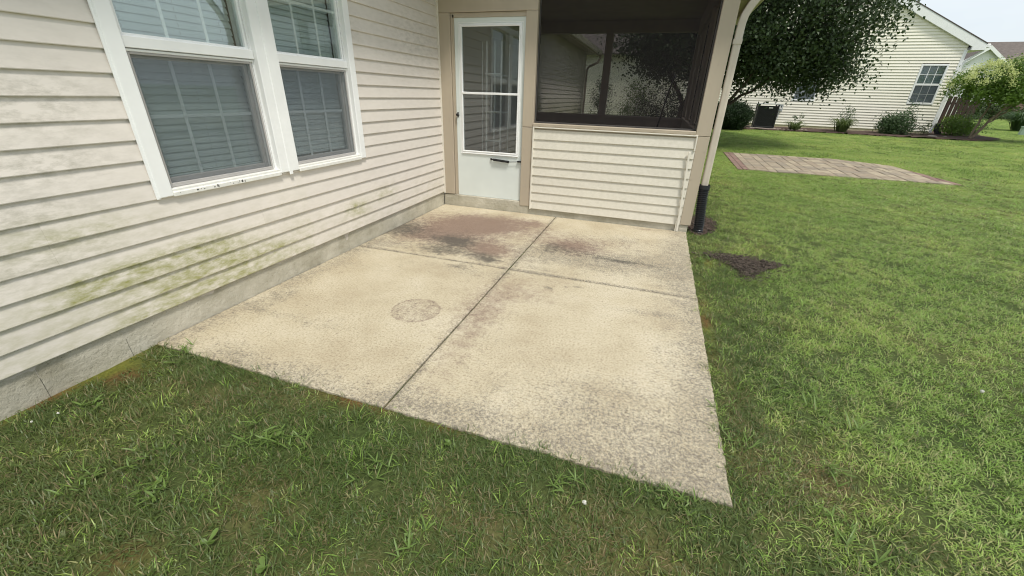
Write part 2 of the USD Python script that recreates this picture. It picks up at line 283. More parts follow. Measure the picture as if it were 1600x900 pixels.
mat('brick_wall', {'tc': ('texture_coordinate', {}), 'mp': ('mapping', {'rotation': (math.pi / 2, 0, 0)}), 'b': ('brick_texture', {'color1': (0.16, 0.085, 0.06), 'color2': (0.22, 0.13, 0.095), 'mortar': (0.30, 0.27, 0.23), 'scale': 4.5, 'mortar_size': 0.02}),
    'p': ('principled_bsdf', {'roughness': 0.9})}, [('tc.object', 'mp.vector'), ('mp.vector', 'b.vector'), ('b.color', 'p.base_color')])

# ------------------------------------------------------------------ the setting: ground
W, L, MX, NY = 3.1446, 3.7331, 1.5792, 1.8528       # patio slab and its joints
SOIL = np.array([(3.25, -0.74), (3.47, -0.66), (3.70, -0.66), (3.97, -0.75), (3.93, -0.86), (3.75, -1.03), (3.66, -1.21), (3.56, -1.24), (3.53, -1.08), (3.42, -0.90)])
SOIL2 = np.array([(3.18, -0.02), (3.30, -0.06), (3.42, 0.02), (3.50, 0.25), (3.53, 0.60), (3.46, 0.85), (3.30, 0.9), (3.18, 0.7)])
BED = np.array([(5.3, 17.9), (5.9, 15.6), (7.5, 15.75), (9.0, 15.75), (10.2, 15.62), (12.0, 15.25), (13.2, 15.2), (14.3, 15.55), (15.2, 16.6), (15.4, 19.5), (13.6, 19.5), (13.3, 17.55)])
PAT = np.array([(4.44, 5.33), (8.42, 5.33), (8.05, 7.35), (7.15, 7.9), (4.44, 7.92)])
import shapely
def inside(poly, x, y): return shapely.contains_xy(shapely.Polygon(poly), x, y)
def near_edge(poly, x, y, d): return shapely.contains_xy(shapely.Polygon(poly).buffer(d), x, y)

def ground_grid(x0, x1, y0, y1, step):
    xs = np.arange(x0, x1 + step * 0.5, step); ys = np.arange(y0, y1 + step * 0.5, step)
    X, Y = np.meshgrid(xs, ys); nx, ny = len(xs), len(ys)
    i = (np.arange(ny - 1)[:, None] * nx + np.arange(nx - 1)).ravel()
    F = np.stack([i, i + 1, i + nx + 1, i + nx], 1)
    return X.ravel(), Y.ravel(), F
# how dry / mossy / bare the turf is, used by the ground and by the blades on it
def dryness(x, y):
    d = 0.9 * blob(x, y, 3.42, -3.50, .26, .20, 1, .2) + 0.75 * blob(x, y, 2.75, -4.0, .32, .14, 1, .2) + 0.8 * blob(x, y, 1.40, -4.33, .20, .13, 1, .2) + 0.65 * blob(x, y, 2.2, -4.14, .3, .1, 1, .2)
    d = d + 0.6 * blob(x, y, 1.05, -3.80, .30, .09, 1, .1) + 0.55 * blob(x, y, 0.75, -3.95, .35, .10, 1, .2) + 0.5 * blob(x, y, 1.9, -4.5, .3, .2, 1, .2) + 0.8 * blob(x, y, 3.24, -3.15, .05, .6, 1, .05)
    return np.clip(d + np.clip(f2(x, y, 0.8, 5) - 0.57, 0, 1) * 1.3 + 0.35 * smooth01((y - 0.5) / 5) * smooth01((x - 5) / 4), 0, 1)
def bare(x, y):
    b = 1.0 * blob(x, y, 0.02, -3.98, .24, .13, 1, .15) + 1.0 * blob(x, y, -0.02, -4.2, .07, .45, 1.5, .04) + 0.95 * blob(x, y, 1.42, -3.72, .22, .05, 1, .04) + 0.8 * blob(x, y, 1.9, -3.73, .09, .05) + 0.7 * blob(x, y, 3.19, -2.2, .04, .5, 1.4) + 0.6 * blob(x, y, 3.22, -1.5, .07, .12)
    return np.clip(b + 0.6 * blob(x, y, 2.6, -4.33, .07, .05) + 0.5 * blob(x, y, 1.2, -4.62, .12, .06) + 0.85 * blob(x, y, 3.30, -0.98, .05, .12), 0, 1)
def gcolour(x, y, d):
    thatch = np.array((0.062, 0.086, 0.026)); green = np.array((0.16, 0.225, 0.05)); straw = np.array((0.22, 0.17, 0.075)); moss = np.array((0.15, 0.155, 0.03)); rust = np.array((0.15, 0.075, 0.03))
    k = smooth01((d - 4) / 9)[:, None]; c = thatch * (1 - k) + green * k
    s = (dryness(x, y) * 0.5 * (1 - 0.5 * k[:, 0]))[:, None]; c = c * (1 - s) + straw * s
    b = bare(x, y)[:, None]; t = smooth01((f2(x, y, 6.0, 2) - 0.42) / 0.16)[:, None]
    return c * (1 - b) + (moss * t + rust * (1 - t)) * b
gx, gy, gf = ground_grid(-6, 16, -8, 26, 0.06)
keep = np.hypot(gx - 2.6, gy + 5) < 60
ground = (np.stack([gx, gy, gz(gx, gy) + (f2(gx, gy, 2.5, 1) - 0.5) * 0.03], 1), gf)
obj('ground', ground, 'ground_turf', smooth=True, pv={'gcol': gcolour(gx, gy, np.hypot(gx - 2.6, gy + 5))}, kind='structure')
gx, gy, gf = ground_grid(-140, 180, -90, 240, 2.0)
cx, cy = gx[gf].mean(1), gy[gf].mean(1)
gf = gf[~((cx > -6) & (cx < 16) & (cy > -8) & (cy < 26))]
obj('far_ground', (np.stack([gx, gy, gz(gx, gy)], 1), gf), 'ground_turf', smooth=True, pv={'gcol': np.tile((0.16, 0.225, 0.05), (len(gx), 1))}, kind='structure')

def sheet(name, poly, material, dz, step, amp, seed):
    b = np.array(poly); gx, gy, gf = ground_grid(b[:, 0].min(), b[:, 0].max(), b[:, 1].min(), b[:, 1].max(), step)
    wx = gx + (f2(gx, gy, 7, seed) - 0.5) * 0.26; wy = gy + (f2(gx, gy, 7, seed + 4) - 0.5) * 0.26
    ok = inside(poly, wx, wy); gf = gf[ok[gf].all(1)]
    p = shapely.Polygon(poly); dist = shapely.distance(p.exterior, shapely.points(gx, gy))
    z = gz(gx, gy) + (f2(gx, gy, 2.5, 1) - 0.5) * 0.03 + dz * np.clip(dist / 0.08, 0.15, 1) + amp * (f2(gx, gy, 18, seed + 1) - 0.5) * 2
    return obj(name, (np.stack([gx, gy, z], 1), gf), material, smooth=True, kind='structure')
sheet('soil_patch', SOIL, 'soil_dark', 0.02, 0.012, 0.012, 3)
sheet('soil_patch', SOIL2, 'mulch', 0.02, 0.012, 0.012, 5)
sheet('mulch_bed', BED, 'mulch', 0.06, 0.06, 0.02, 8)
def chips(poly, n, size, material, name, dz, label):
    p = np.array(poly); m = MB(); k = 0
    while k < n:
        x, y = rng.uniform(p[:, 0].min(), p[:, 0].max()), rng.uniform(p[:, 1].min(), p[:, 1].max())
        if not inside(poly, np.array([x]), np.array([y]))[0]: continue
        k += 1; a = rng.uniform(0, 6.28); l = size * rng.uniform(0.5, 1.5)
        R = trimesh.transformations.euler_matrix(rng.normal(0, .35), rng.normal(0, .35), a)
        R[:3, 3] = (x, y, float(gz(x, y)) + dz)
        m.box((-l / 2, -l * .16, -l * .06), (l / 2, l * .16, l * .06), 0, R)
    return obj(name, m.get(), material, kind='stuff', label=label, cat='mulch')
chips(SOIL, 900, 0.022, 'mulch_chip', 'bark_chips', 0.026, 'small dark bark chips scattered on the bare soil patch in the lawn')
chips(np.array(shapely.Polygon(SOIL).buffer(.09).exterior.coords), 260, 0.020, 'mulch_chip', 'bark_chips', 0.018, 'stray bark chips spilling from the bare soil patch into the grass')
chips(SOIL2, 500, 0.022, 'mulch_chip', 'bark_chips', 0.026, 'small dark bark chips around the foot of the black drain pipe')

# ------------------------------------------------------------------ patio slab: four panels with tooled joints
def slab_fields(x, y):
    eR, eF = W - x, y + L
    n1, n2 = f2(x, y, 2.2, 11, 4), f2(x, y, 5.0, 17, 4)
    g = 0.9 * smooth01(1 - (eR + (n1 - 0.5) * 0.6) / 0.46) * (0.55 + 0.7 * n2) + 0.95 * smooth01(1 - (eF + (n2 - 0.5) * 0.24) / 0.27) * smooth01((x + (n1 - .5)) / .8 + .25) * (.55 + .7 * n1)
    g = g + 0.75 * blob(x, y, 2.60, -3.42, .50, .30, 1, .3) + 0.70 * blob(x, y, 2.62, -1.30, .55, .22, 1, .4, 4) + 0.55 * blob(x, y, 2.05, -1.45, .45, .22, 1, .4, 6) + 0.5 * blob(x, y, 1.25, -2.02, .35, .12, 1, .2, 2)
    g = g + 0.55 * blob(x, y, 0.25, -1.75, .35, .18, 1, .3) + 0.5 * blob(x, y, 2.75, -2.25, .32, .05, 1, .15) + 0.45 * blob(x, y, .45, -3.2, .6, .05, 1, .2) + 0.55 * blob(x, y, 0.1, -2.6, .15, 1.2, 1, .2)
    g = g + 0.40 * np.exp(-((y + NY) / 0.13) ** 2) * (x > MX - .1) * (0.4 + n1) + 0.85 * np.exp(-((y + NY) / 0.022) ** 2) - .5 * np.exp(-((np.abs(y + NY) - .055) / 0.02) ** 2) + 0.75 * np.exp(-((x - MX) / 0.045) ** 2) * np.clip(0.5 + n2 * 0.8, 0, 1.2)
    g = g + 0.75 * blob(x, y, 2.35, -1.0, .75, .60, 1.5, .5, 12) * (.2 + n2) + 0.65 * blob(x, y, .75, -1.0, .75, .75, 1.5, .4, 14) * (.2 + n2)
    g = g + 0.35 * smooth01((n1 - .52) / .2) - 0.25 * np.exp(-(eR / 0.03) ** 2)
    r = 1.1 * blob(x, y, .85, -.62, .72, .36, 1.2, .35) + 1.05 * blob(x, y, .60, -1.15, .62, .40, 1, .4, 3) + 0.85 * blob(x, y, 1.25, -1.50, .28, .22, 1, .3, 5) + 0.55 * blob(x, y, 1.42, -.42, .18, .12, 1, .2) + 1.0 * blob(x, y, 1.95, -1.02, .34, .20, 1, .3, 8)
    r = r + 0.5 * blob(x, y, 2.62, -.08, .25, .06, 1, .1) + 0.45 * blob(x, y, 1.60, -2.55, .25, .45, 1, .3) + 0.35 * blob(x, y, 1.9, -2.25, .3, .2, 1, .3) + 0.35 * blob(x, y, 1.7, -3.1, .10, .6, 1, .1) + 0.3 * blob(x, y, 2.3, -.75, .5, .15, 1, .3)
    d = 0.8 * blob(x, y, .10, -1.2, .20, .34, 1, .2) + 0.7 * blob(x, y, .90, -1.66, .42, .14, 1, .25, 2) + .5 * blob(x, y, .75, -1.3, .5, .3, 1.3, .5, 21) + .45 * blob(x, y, 2.45, -1.28, .5, .10, 1, .4, 22) + .4 * blob(x, y, 1.95, -1.1, .25, .14, 1, .3, 23) + 0.75 * blob(x, y, 1.32, -1.68, .16, .11, 1, .2, 7) + 0.45 * blob(x, y, 1.75, -1.2, .14, .22, 1, .2) + 0.65 * blob(x, y, .85, -1.35, .18, .12, 1, .25, 9)
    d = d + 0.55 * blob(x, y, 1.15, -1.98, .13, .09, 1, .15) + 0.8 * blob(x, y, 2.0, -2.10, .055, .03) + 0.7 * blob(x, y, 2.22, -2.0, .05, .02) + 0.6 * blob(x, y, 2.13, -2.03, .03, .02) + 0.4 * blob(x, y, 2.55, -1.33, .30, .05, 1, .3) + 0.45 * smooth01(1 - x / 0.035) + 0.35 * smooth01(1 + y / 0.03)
    ring = np.hypot((x - 1.215) / 0.172, (y + 2.812) / 0.168)
    r = r + 0.28 * np.exp(-((ring - 1) / 0.05) ** 2) + 0.32 * (ring < 1); g = g + 0.42 * (ring < 1) + .30 * np.exp(-((ring - 1) / 0.05) ** 2)
    return np.stack([np.minimum(g, .66 + .20 * np.tanh(np.maximum(g - .66, 0) / .4)), r, d], 1)
slab = tag(UsdGeom.Xform.Define(stage, '/World/patio_slab').GetPrim(), kind='structure')
def slab_panel(x0, x1, y0, y1, ex0, ex1, ey0, ey1):
    """top grid with rolled edges and sides; e** = the panel's side is an outer edge"""
    st = 0.012
    xs = np.r_[x0, x0 + .0035, np.linspace(x0 + .01, x1 - .01, int((x1 - x0) / st)), x1 - .0035, x1]; ys = np.r_[y0, y0 + .0035, np.linspace(y0 + .01, y1 - .01, int((y1 - y0) / st)), y1 - .0035, y1]
    X, Y = np.meshgrid(xs, ys); nx, ny = len(xs), len(ys)
    e = np.minimum(np.minimum(X - x0, x1 - X), np.minimum(Y - y0, y1 - Y))
    Z = -0.006 * np.clip(1 - e / 0.01, 0, 1) ** 2 + (f2(X, Y, 12, 3) - 0.5) * 0.0022
    for c, ax in ((MX, 0), (-NY, 1)):                      # the trowelled border along the joints
        q = np.abs((X if ax == 0 else Y) - c); Z += -0.0025 * np.exp(-((q - 0.075) / 0.008) ** 2)
    Z += -0.002 * np.exp(-((W - X - .11) / .008) ** 2) - 0.002 * np.exp(-((Y + L - .11) / .008) ** 2)
    px, py = X.copy(), Y.copy()
    if ex1: px[:, -3:] += ((f2(Y, Y, 24, 4, 4) - 0.5) * 0.016 - .003)[:, -3:]
    if ey0: py[:3] += ((f2(X, X, 24, 8, 4) - 0.5) * 0.016)[:3]
    V = np.stack([px, py, Z], -1).reshape(-1, 3)
    i = (np.arange(ny - 1)[:, None] * nx + np.arange(nx - 1)).ravel(); F = [np.stack([i, i + 1, i + nx + 1, i + nx], 1)]
    idx = np.arange(nx * ny).reshape(ny, nx); n = len(V)
    loop = np.r_[idx[0], idx[1:, -1], idx[-1, -2::-1], idx[-2:0:-1, 0]]; low = V[loop].copy(); low[:, 2] = -0.10
    k = np.arange(len(loop)); k2 = (k + 1) % len(loop)
    F.append(np.stack([loop[k], n + k, n + k2, loop[k2]], 1)); V = np.vstack([V, low])
    obj('slab_panel', (V, np.vstack(F)), 'slab_concrete', slab, smooth=40 if False else True, pv={'stain': slab_fields(V[:, 0], V[:, 1])})
g = 0.0045; h = 0.0032
slab_panel(0.0, MX - g, -NY + h, 0.0, 1, 0, 0, 1); slab_panel(MX + g, W, -NY + h, 0.0, 0, 1, 0, 1)
slab_panel(0.0, MX - g, -L, -NY - h, 1, 0, 1, 0); slab_panel(MX + g, W, -L, -NY - h, 0, 1, 1, 0)
b = MB(); b.box((MX - .02, -L + .02, -.09), (MX + .02, -.01, -.016)); b.box((0.02, -NY - .02, -.09), (MX - .02, -NY + .02, -.016)); b.box((MX + .02, -NY - .02, -.09), (W - .02, -NY + .02, -.016))
obj('joint', b.get(), 'joint_dirt', slab)

# ------------------------------------------------------------------ lap siding
EXP = 0.1055
def plank_mesh(s0, s1, z, e, place, seed, step=0.03, wave=0.0016):
    n = max(2, int((s1 - s0) / step) + 1); s = np.linspace(s0, s1, n)
    prof = [(0.0, z + .002), (0.0150, z), (0.0168, z + .004), (0.0132, z + e * .3), (0.0088, z + e * .65), (0.0035, z + e + .004)]
    o = wave * (meshkit.noise(np.stack([s * 1.3, np.full(n, seed * 1.7), np.full(n, 0.3)], -1), seed) - .5) * 2
    dz = 0.0012 * (meshkit.noise(np.stack([s * .9, np.full(n, seed * 2.1), np.full(n, 4.3)], -1), seed) - .5) * 2
    V = np.vstack([place(s, a + (o if a > .001 else 0), h + dz) for a, h in prof]); m = len(prof)
    i = (np.arange(m - 1)[:, None] * n + np.arange(n - 1)).ravel()
    F = np.stack([i, i + 1, i + n + 1, i + n], 1)
    S = np.concatenate([s] * m); H = np.concatenate([np.full(n, h) for _, h in prof])
    ends = np.array([[j * n, (j + 1) * n, (m - 1) * n] for j in range(1, m - 2)])
    return (V, np.vstack([np.vstack([F[:, [0, 1, 2]], F[:, [0, 2, 3]]]), ends, ends + n - 1])), S, H
def algae_a(y, z):
    n = meshkit.fbm(np.stack([y * 3, z * 5, 0 * y], -1), 3, 4)
    a = 1.15 * blob(y, z, -3.42, .43, .36, .085, 1.3) + .95 * blob(y, z, -3.80, .45, .25, .07, 1.2) + .8 * blob(y, z, -3.25, .30, .45, .07) + .75 * blob(y, z, -3.45, .18, .40, .06) + .9 * blob(y, z, -1.80, .375, .16, .07) + .4 * blob(y, z, -1.35, .43, .2, .07) + .5 * blob(y, z, -3.9, .72, .35, .10)
    a = a + .22 * smooth01((1.0 - z) / .9) * (y < -2.4) + .2 * smooth01((.7 - z) / .6) + 0.85 * smooth01((1.55 - z) / .8) * (y > 4.4)
    m = .55 * blob(y, z, -3.82, 1.30, .22, .12) + .5 * blob(y, z, -4.0, .85, .30, .07) + .45 * blob(y, z, -4.05, .62, .3, .08) + .35 * blob(y, z, -1.7, 1.88, .25, .14) + .3 * blob(y, z, -.6, 1.9, .5, .25) + .5 * blob(y, z, -3.9, 1.05, .3, .09) + .10 * (y < 0) + .35 * smooth01((1.4 - z) / .8) * (y > 4.4)
    a = a * 1.35 * (1.2 - .65 * (((z - .173) / EXP) % 1.0))
    return np.stack([np.clip(a * (.55 + .9 * n), 0, 1.1), np.clip(m * (.6 + .8 * n), 0, 1), 0 * a], 1)
house = thing('house', 'cream lap sided house with white twin window and green mould, left of patio', 'house')
WY0, WY1, WZ0, WZ1 = -3.467, -1.605, 0.815, 2.40
def wall_a(s, o, z): return np.stack([0 * s + o, s, z + 0 * s], -1)
SEAMS = {5: -3.962, 4: -3.962, 6: None, 3: -2.812, 1: -1.2, 9: -.55}
for k in range(25):
    z = 0.173 + EXP * k
    runs = [(-7.0, -0.018)]
    if k in SEAMS and SEAMS[k]: runs = [(-7.0, SEAMS[k] + .0), (SEAMS[k], -0.018)]
    e = EXP
    if z + EXP > WZ0 + .03 and z < WZ1:
        runs = [(-7.0, WY0 + .03), (WY1 - .03, -0.018)]
        if z < WZ0: obj('siding_plank', (lambda q: q[0])(plank_mesh(WY0 + .03, WY1 - .03, z, WZ0 + .022 - z, wall_a, k)), 'siding_vinyl', house, pv={'stain': np.zeros((6 * max(2, int((WY1 - WY0 - .06) / .03) + 1), 3))})
    for q, (s0, s1) in enumerate(runs + ([(0.16, 10.3)] if z < 2.66 else [])):
        lift = .0016 if q == 1 and len(runs) == 2 and s0 < -1 and not (z + EXP > WZ0 + .03) else 0.0
        mesh, S, H = plank_mesh(s0 - (.02 if lift else 0), s1, z, e, (lambda s, o, zz, lift=lift: wall_a(s, o + lift, zz)), k)
        obj('siding_plank', mesh, 'siding_vinyl', house, pv={'stain': algae_a(S, H)})
core = MB()
for lo, hi in (((-.12, -7, .1), (-.004, WY0 + .03, 2.8)), ((-.12, WY1 - .03, .1), (-.004, 10.29, 2.8)), ((-.12, WY0 + .03, .1), (-.004, WY1 - .03, WZ0 + .03)), ((-.12, WY0 + .03, WZ1 - .02), (-.004, WY1 - .03, 2.8))): core.box(lo, hi)
core.box((-8, -7.0, -.2), (-.125, -6.88, 2.8)); core.box((-8, 10.17, -.2), (-.125, 10.29, 2.8)); core.box((-8.1, -7, -.2), (-8, 10.29, 2.8)); core.box((-8, -6.88, .05), (-.125, 10.16, .1)); core.box((-8, -6.88, 2.7), (-.125, 10.16, 2.79))
obj('wall', core.get(), 'wall_core', house)
fb = MB()
for s0, s1 in ((-7.0, -4.2255), (-4.2235, -3.8575), (-3.8555, -1.9845), (-1.9825, -0.002)):
    n = max(4, int((s1 - s0) / .02)); s = np.linspace(s0, s1, n)
    rows = [(-.02, .19), (-.004, .185), (-.002, .12), (-.003, .06), (-.002, .0), (0.0, -.12)]
    V = np.vstack([np.stack([a + 0.007 * (meshkit.fbm(np.stack([s * 9, np.full(n, h * 12), 0 * s], -1), 3, 2) - .5), s, np.full(n, h)], -1) for a, h in rows])
    i = (np.arange(len(rows) - 1)[:, None] * n + np.arange(n - 1)).ravel(); fb.add(V, np.stack([i, i + n, i + n + 1, i + 1], 1))
fb.box((-.3, -7, -.4), (-.02, 10.28, .16)); fb.box((-.02, .2, -.3), (-.003, 10.28, .18))
obj('foundation', fb.get(), 'foundation', house, smooth=50)
obj('corner_trim', cbox((.004, -.021, .16), (.030, -.004, 2.7), .002), 'siding_vinyl_cream', house); obj('corner_trim', cbox((-.0, 10.29, .16), (.03, 10.36, 2.7), .003), 'siding_vinyl_cream', house)
# roof with eaves, interrupted by the porch
rf = MB()
for y0, y1 in ((-7.3, -.3), (4.3, 10.7)):
    Vr = np.array([[.42, y0, 2.80], [.42, y1, 2.80], [-4.2, y1, 5.1], [-4.2, y0, 5.1], [.42, y0, 2.77], [.42, y1, 2.77], [-4.2, y1, 5.06], [-4.2, y0, 5.06]])
    rf.add(Vr, [[0, 1, 2, 3], [7, 6, 5, 4], [0, 4, 5, 1], [1, 5, 6, 2], [3, 7, 4, 0], [2, 6, 7, 3]])
Vr = np.array([[-.0, -.31, 3.02], [-.0, 4.31, 3.02], [-4.2, 4.31, 5.1], [-4.2, -.31, 5.1]]); rf.add(Vr, [[0, 1, 2, 3]])
rf.add(np.array([[-4.2, -7.3, 5.1], [-4.2, 10.7, 5.1], [-8.5, 10.7, 2.9], [-8.5, -7.3, 2.9]]), [[0, 1, 2, 3]])
roof = obj('roof', rf.get(), 'grey_shingle', house)
sf = MB()
for y0, y1 in ((-7.3, -.3), (4.3, 10.7)): sf.box((-.0, y0, 2.70), (.36, y1, 2.715)); sf.box((.36, y0, 2.63), (.385, y1, 2.77), .003)
sf.box((-8.2, -7.2, 2.79), (.2, -7.15, 3.6)); obj('soffit', sf.get(), 'taupe_paint', roof)
gt = MB()
for y0, y1 in ((-7.3, -.3), (4.35, 10.75)):
    prof = np.array([(.388, 2.77), (.388, 2.66), (.455, 2.66), (.475, 2.71), (.495, 2.765), (.488, 2.768), (.468, 2.715), (.450, 2.668), (.394, 2.668), (.394, 2.77)])
    n = len(prof); V = np.vstack([np.c_[prof[:, 0], np.full(n, y), prof[:, 1]] for y in (y0, y1)])
    gt.add(V, [[i, (i + 1) % n, (i + 1) % n + n, i + n] for i in range(n)]); gt.box((.39, y0 - .002, 2.662), (.47, y0 + .002, 2.75)); gt.box((.39, y1 - .002, 2.662), (.47, y1 + .002, 2.75))
    obj('gutter', gt.get(), 'downspout_metal', house); gt = MB()
obj('downspout', MB().tube([(.43, 10.62, 2.66), (.43, 10.62, 2.55), (.38, 10.5, 2.42), (.12, 10.44, 2.30), (.06, 10.42, 2.2), (.06, 10.42, .2)], .035, 8).get(), 'taupe_dark', house, smooth=50)

# twin window: casing, then two sashes each with grilles, panes and blinds
cs = MB()
cas = obj('window_casing', MB().box((-.02, WY0, .812), (.030, -3.388, 2.40), .004).box((.018, WY0 - .012, .806), (.024, WY0 + .01, 2.41), .001).box((-.02, -2.612, .822), (.032, -2.436, 2.318), .004).box((.028, -2.540, .80), (.036, -2.508, 2.318), .003).box((-.02, -1.676, .815), (.030, WY1, 2.40), .004).box((-.02, -3.388, 2.318), (.030, -1.676, 2.40), .004).get(), 'white_vinyl', house)
obj('sill', MB().box((-.10, -3.389, .822), (.024, -2.612, .850), .003).box((.0, -3.389, .806), (.034, -2.612, .834), .004).box((-.10, -2.436, .822), (.024, -1.676, .850), .003).box((.0, -2.436, .806), (.034, -1.676, .834), .004).get(), 'white_worn', cas)
for k in range(14):                                               # flaked paint on the sill
    y = rng.choice([rng.uniform(-3.36, -2.65), rng.uniform(-3.36, -2.9)]); l = rng.uniform(.002, .012)
    cs.box((.0335, y, .812 + rng.uniform(0, .016)), (.0346, y + l, .815 + rng.uniform(0, .016)))
obj('paint_flake', cs.get(), 'interior_dark', cas)
for w0, w1, gap in ((-3.388, -2.612, 0.0), (-2.436, -1.676, 0.022)):
    jb = MB().box((-.118, w0 - .02, .85), (-.012, w0 + .010, 2.33)).box((-.118, w1 - .010, .85), (-.012, w1 + .02, 2.33)).box((-.118, w0, 2.31), (-.012, w1, 2.34)).box((-.118, w0, .80), (-.1, w1, .85))
    for d in (.022, .05, .078): jb.box((-d - .006, w1 - .020, .85), (-d, w1 - .008, 2.32)); jb.box((-d - .006, w0 + .008, .85), (-d, w0 + .020, 2.32))
    win = obj('window', jb.get(), 'white_vinyl', house)
    zr0, zr1 = 1.546, 1.616
    obj('meeting_rail', MB().box((-.055, w0 + .001, zr0 + .016), (.004, w1 - .001, zr1), .003).box((-.055, w0 + .001, zr0), (-.006, w1 - .001, zr0 + .013), .003).get(), 'white_vinyl', win)
    obj('sash', frame('y', w0 + .022, w1 - .022, zr1 + .001, 2.308, .012, -.045, -.012), 'white_vinyl', win)
    obj('sash', frame('y', w0 + .024, w1 - .024, .852, zr0, .028, -.085, -.05, wb=.045), 'sash_grey', win)
    for mz0, mz1, x, mt in ((zr1 + .01, 2.296, -.030, 'white_vinyl'), (.895, zr0 - .01, -.068, 'grille_white')):
        obj('pane', cbox((x - .002, w0 + .03, mz0), (x + .002, w1 - .03, mz1)), 'window_glass' if mz0 > 1.2 else 'lower_glass', win)
        for q in (1, 2):
            yy = w0 + .035 + (w1 - w0 - .07) * q / 3; obj('muntin', cbox((x - .011, yy - .009, mz0), (x - .005, yy + .009, mz1), .001), mt, win)
        zz = (mz0 + mz1) / 2 + (.012 if mz0 < 1 else .0); obj('muntin', cbox((x - .0125, w0 + .03, zz - .009), (x - .0065, w1 - .03, zz + .009), .001), mt, win)
    obj('insect_screen', cbox((-.0155, w0 + .03, .872), (-.0150, w1 - .03, zr0 - .002)), 'insect_screen', win)
    obj('screen_frame', frame('y', w0 + .022, w1 - .022, .852, zr0 - .001, .012, -.022, -.010, wb=.022), 'sash_grey', win)
    ns = 0; z = .905 + gap
    bm = MB().box((-.135, w0 + .02, z - .022), (-.105, w1 - .02, z - .004), .003)
    obj('bottom_rail', bm.get(), 'blind_slat', win)
    while z < 2.30:
        a = rng.normal(0, .0012); tilt = .009
        V = np.array([[-.128 + tilt, w0 + .018, z + a], [-.128 + tilt, w1 - .018 - rng.uniform(0, .006), z + rng.normal(0, .001)], [-.130, w1 - .018 - rng.uniform(0, .006), z + .047], [-.130, w0 + .018, z + .047]])
        mid = (V[[0, 1]] + V[[3, 2]]) / 2 + np.array([.004, 0, 0]); VV = np.vstack([V[0], V[1], mid[1], mid[0], V[2], V[3]])
        obj('slat', (VV, np.array([[0, 1, 2, 3], [3, 2, 4, 5]])), 'blind_slat', win, smooth=True); z += .0395
    cb = MB()
    for fr in (.13, .52, .86):
        yy = w0 + (w1 - w0) * fr; zz = .91 + gap
        while zz < 2.3: cb.box((-.1115, yy, zz), (-.1105, yy + .0022, zz + .020)); zz += .0395
    obj('ladder_cord', cb.get(), 'sash_grey', win)
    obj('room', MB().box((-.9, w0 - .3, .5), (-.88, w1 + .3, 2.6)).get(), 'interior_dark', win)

# ------------------------------------------------------------------ screened porch (front wall on y = 0, four metres deep)
porch = thing('screened_porch', 'taupe framed screened porch with white storm door at the back of patio', 'porch')
fm = MB()
fm.box((.0, .004, -.3), (1.22, .30, .148), .006); fm.box((1.215, .010, -.3), (3.150, .28, .074), .006); fm.box((2.9, .28, -.3), (3.150, 4.05, .10)); fm.box((.0, 3.8, -.3), (2.9, 4.05, .10))
obj('foundation', fm.get(), 'foundation', porch)
obj('floor', cbox((.0, .30, -.1), (3.0, 3.8, .15)), 'porch_floor', porch)
obj('post', cbox((.012, -.004, .155), (.168, .14, 2.218), .004), 'taupe_paint', porch)
obj('door_jamb', MB().box((.168, .016, .150), (.209, .12, 2.2)).box((.178, .006, .152), (.192, .016, 2.2)).box((1.083, .016, .150), (1.087, .12, 2.2)).box((.168, .016, 2.172), (1.087, .12, 2.216)).get(), 'taupe_paint', porch)
obj('header', MB().box((.012, -.006, 2.220), (1.219, .14, 2.36), .004).box((-.0, .0, 2.36), (3.176, .14, 2.66), .004).get(), 'taupe_paint', porch)
obj('post', cbox((1.087, -.006, 1.052), (1.2195, .14, 2.219), .004), 'taupe_paint', porch); obj('post', cbox((1.087, -.004, .098), (1.2195, .138, 1.049), .004), 'taupe_paint', porch)
obj('post', cbox((3.028, -.006, 1.052), (3.1735, .14, 2.36), .004), 'taupe_paint', porch); obj('post', cbox((3.0555, -.004, .078), (3.1735, .138, 1.049), .004), 'taupe_paint', porch)
obj('sill_board', cbox((1.2215, -.018, 1.060), (3.026, .15, 1.098), .005), 'taupe_paint', porch)
obj('trim_strip', MB().box((1.2225, -.020, .066), (1.240, .01, 1.046), .002).box((1.2225, -.020, 1.0465), (3.054, .01, 1.059), .002).box((3.040, -.020, .90), (3.0545, .008, 1.046), .002).get(), 'siding_vinyl_cream', porch)
rd = np.eye(4); rd[0, 2] = (3.000 - 3.038) / .88; rd[:3, 3] = (3.038, -.03, 0.0)
obj('loose_trim_strip', MB().box((-.010, -.008, .002), (.010, .008, .89), .002, rd).box((-.026, .0, .0), (-.008, .004, .12), .001, rd).get(), 'siding_vinyl_cream', porch)
for k in range(9):
    z = .0746 + EXP * k; e = min(EXP, 1.046 - z)
    mesh, S, H = plank_mesh(1.236, 3.045 if k > 7 else 3.055, z, e, lambda s, o, zz: np.stack([s, .006 - o + 0 * s, zz + 0 * s], -1), 40 + k, .06)
    obj('siding_plank', (mesh[0], mesh[1][:, ::-1]), 'siding_vinyl_cream', porch, pv={'stain': np.stack([.10 + 0 * S, .12 + 0 * S, 0 * S], 1)})
obj('knee_wall', MB().box((1.2, .012, .07), (3.04, .12, 1.06)).get(), 'taupe_paint', porch)
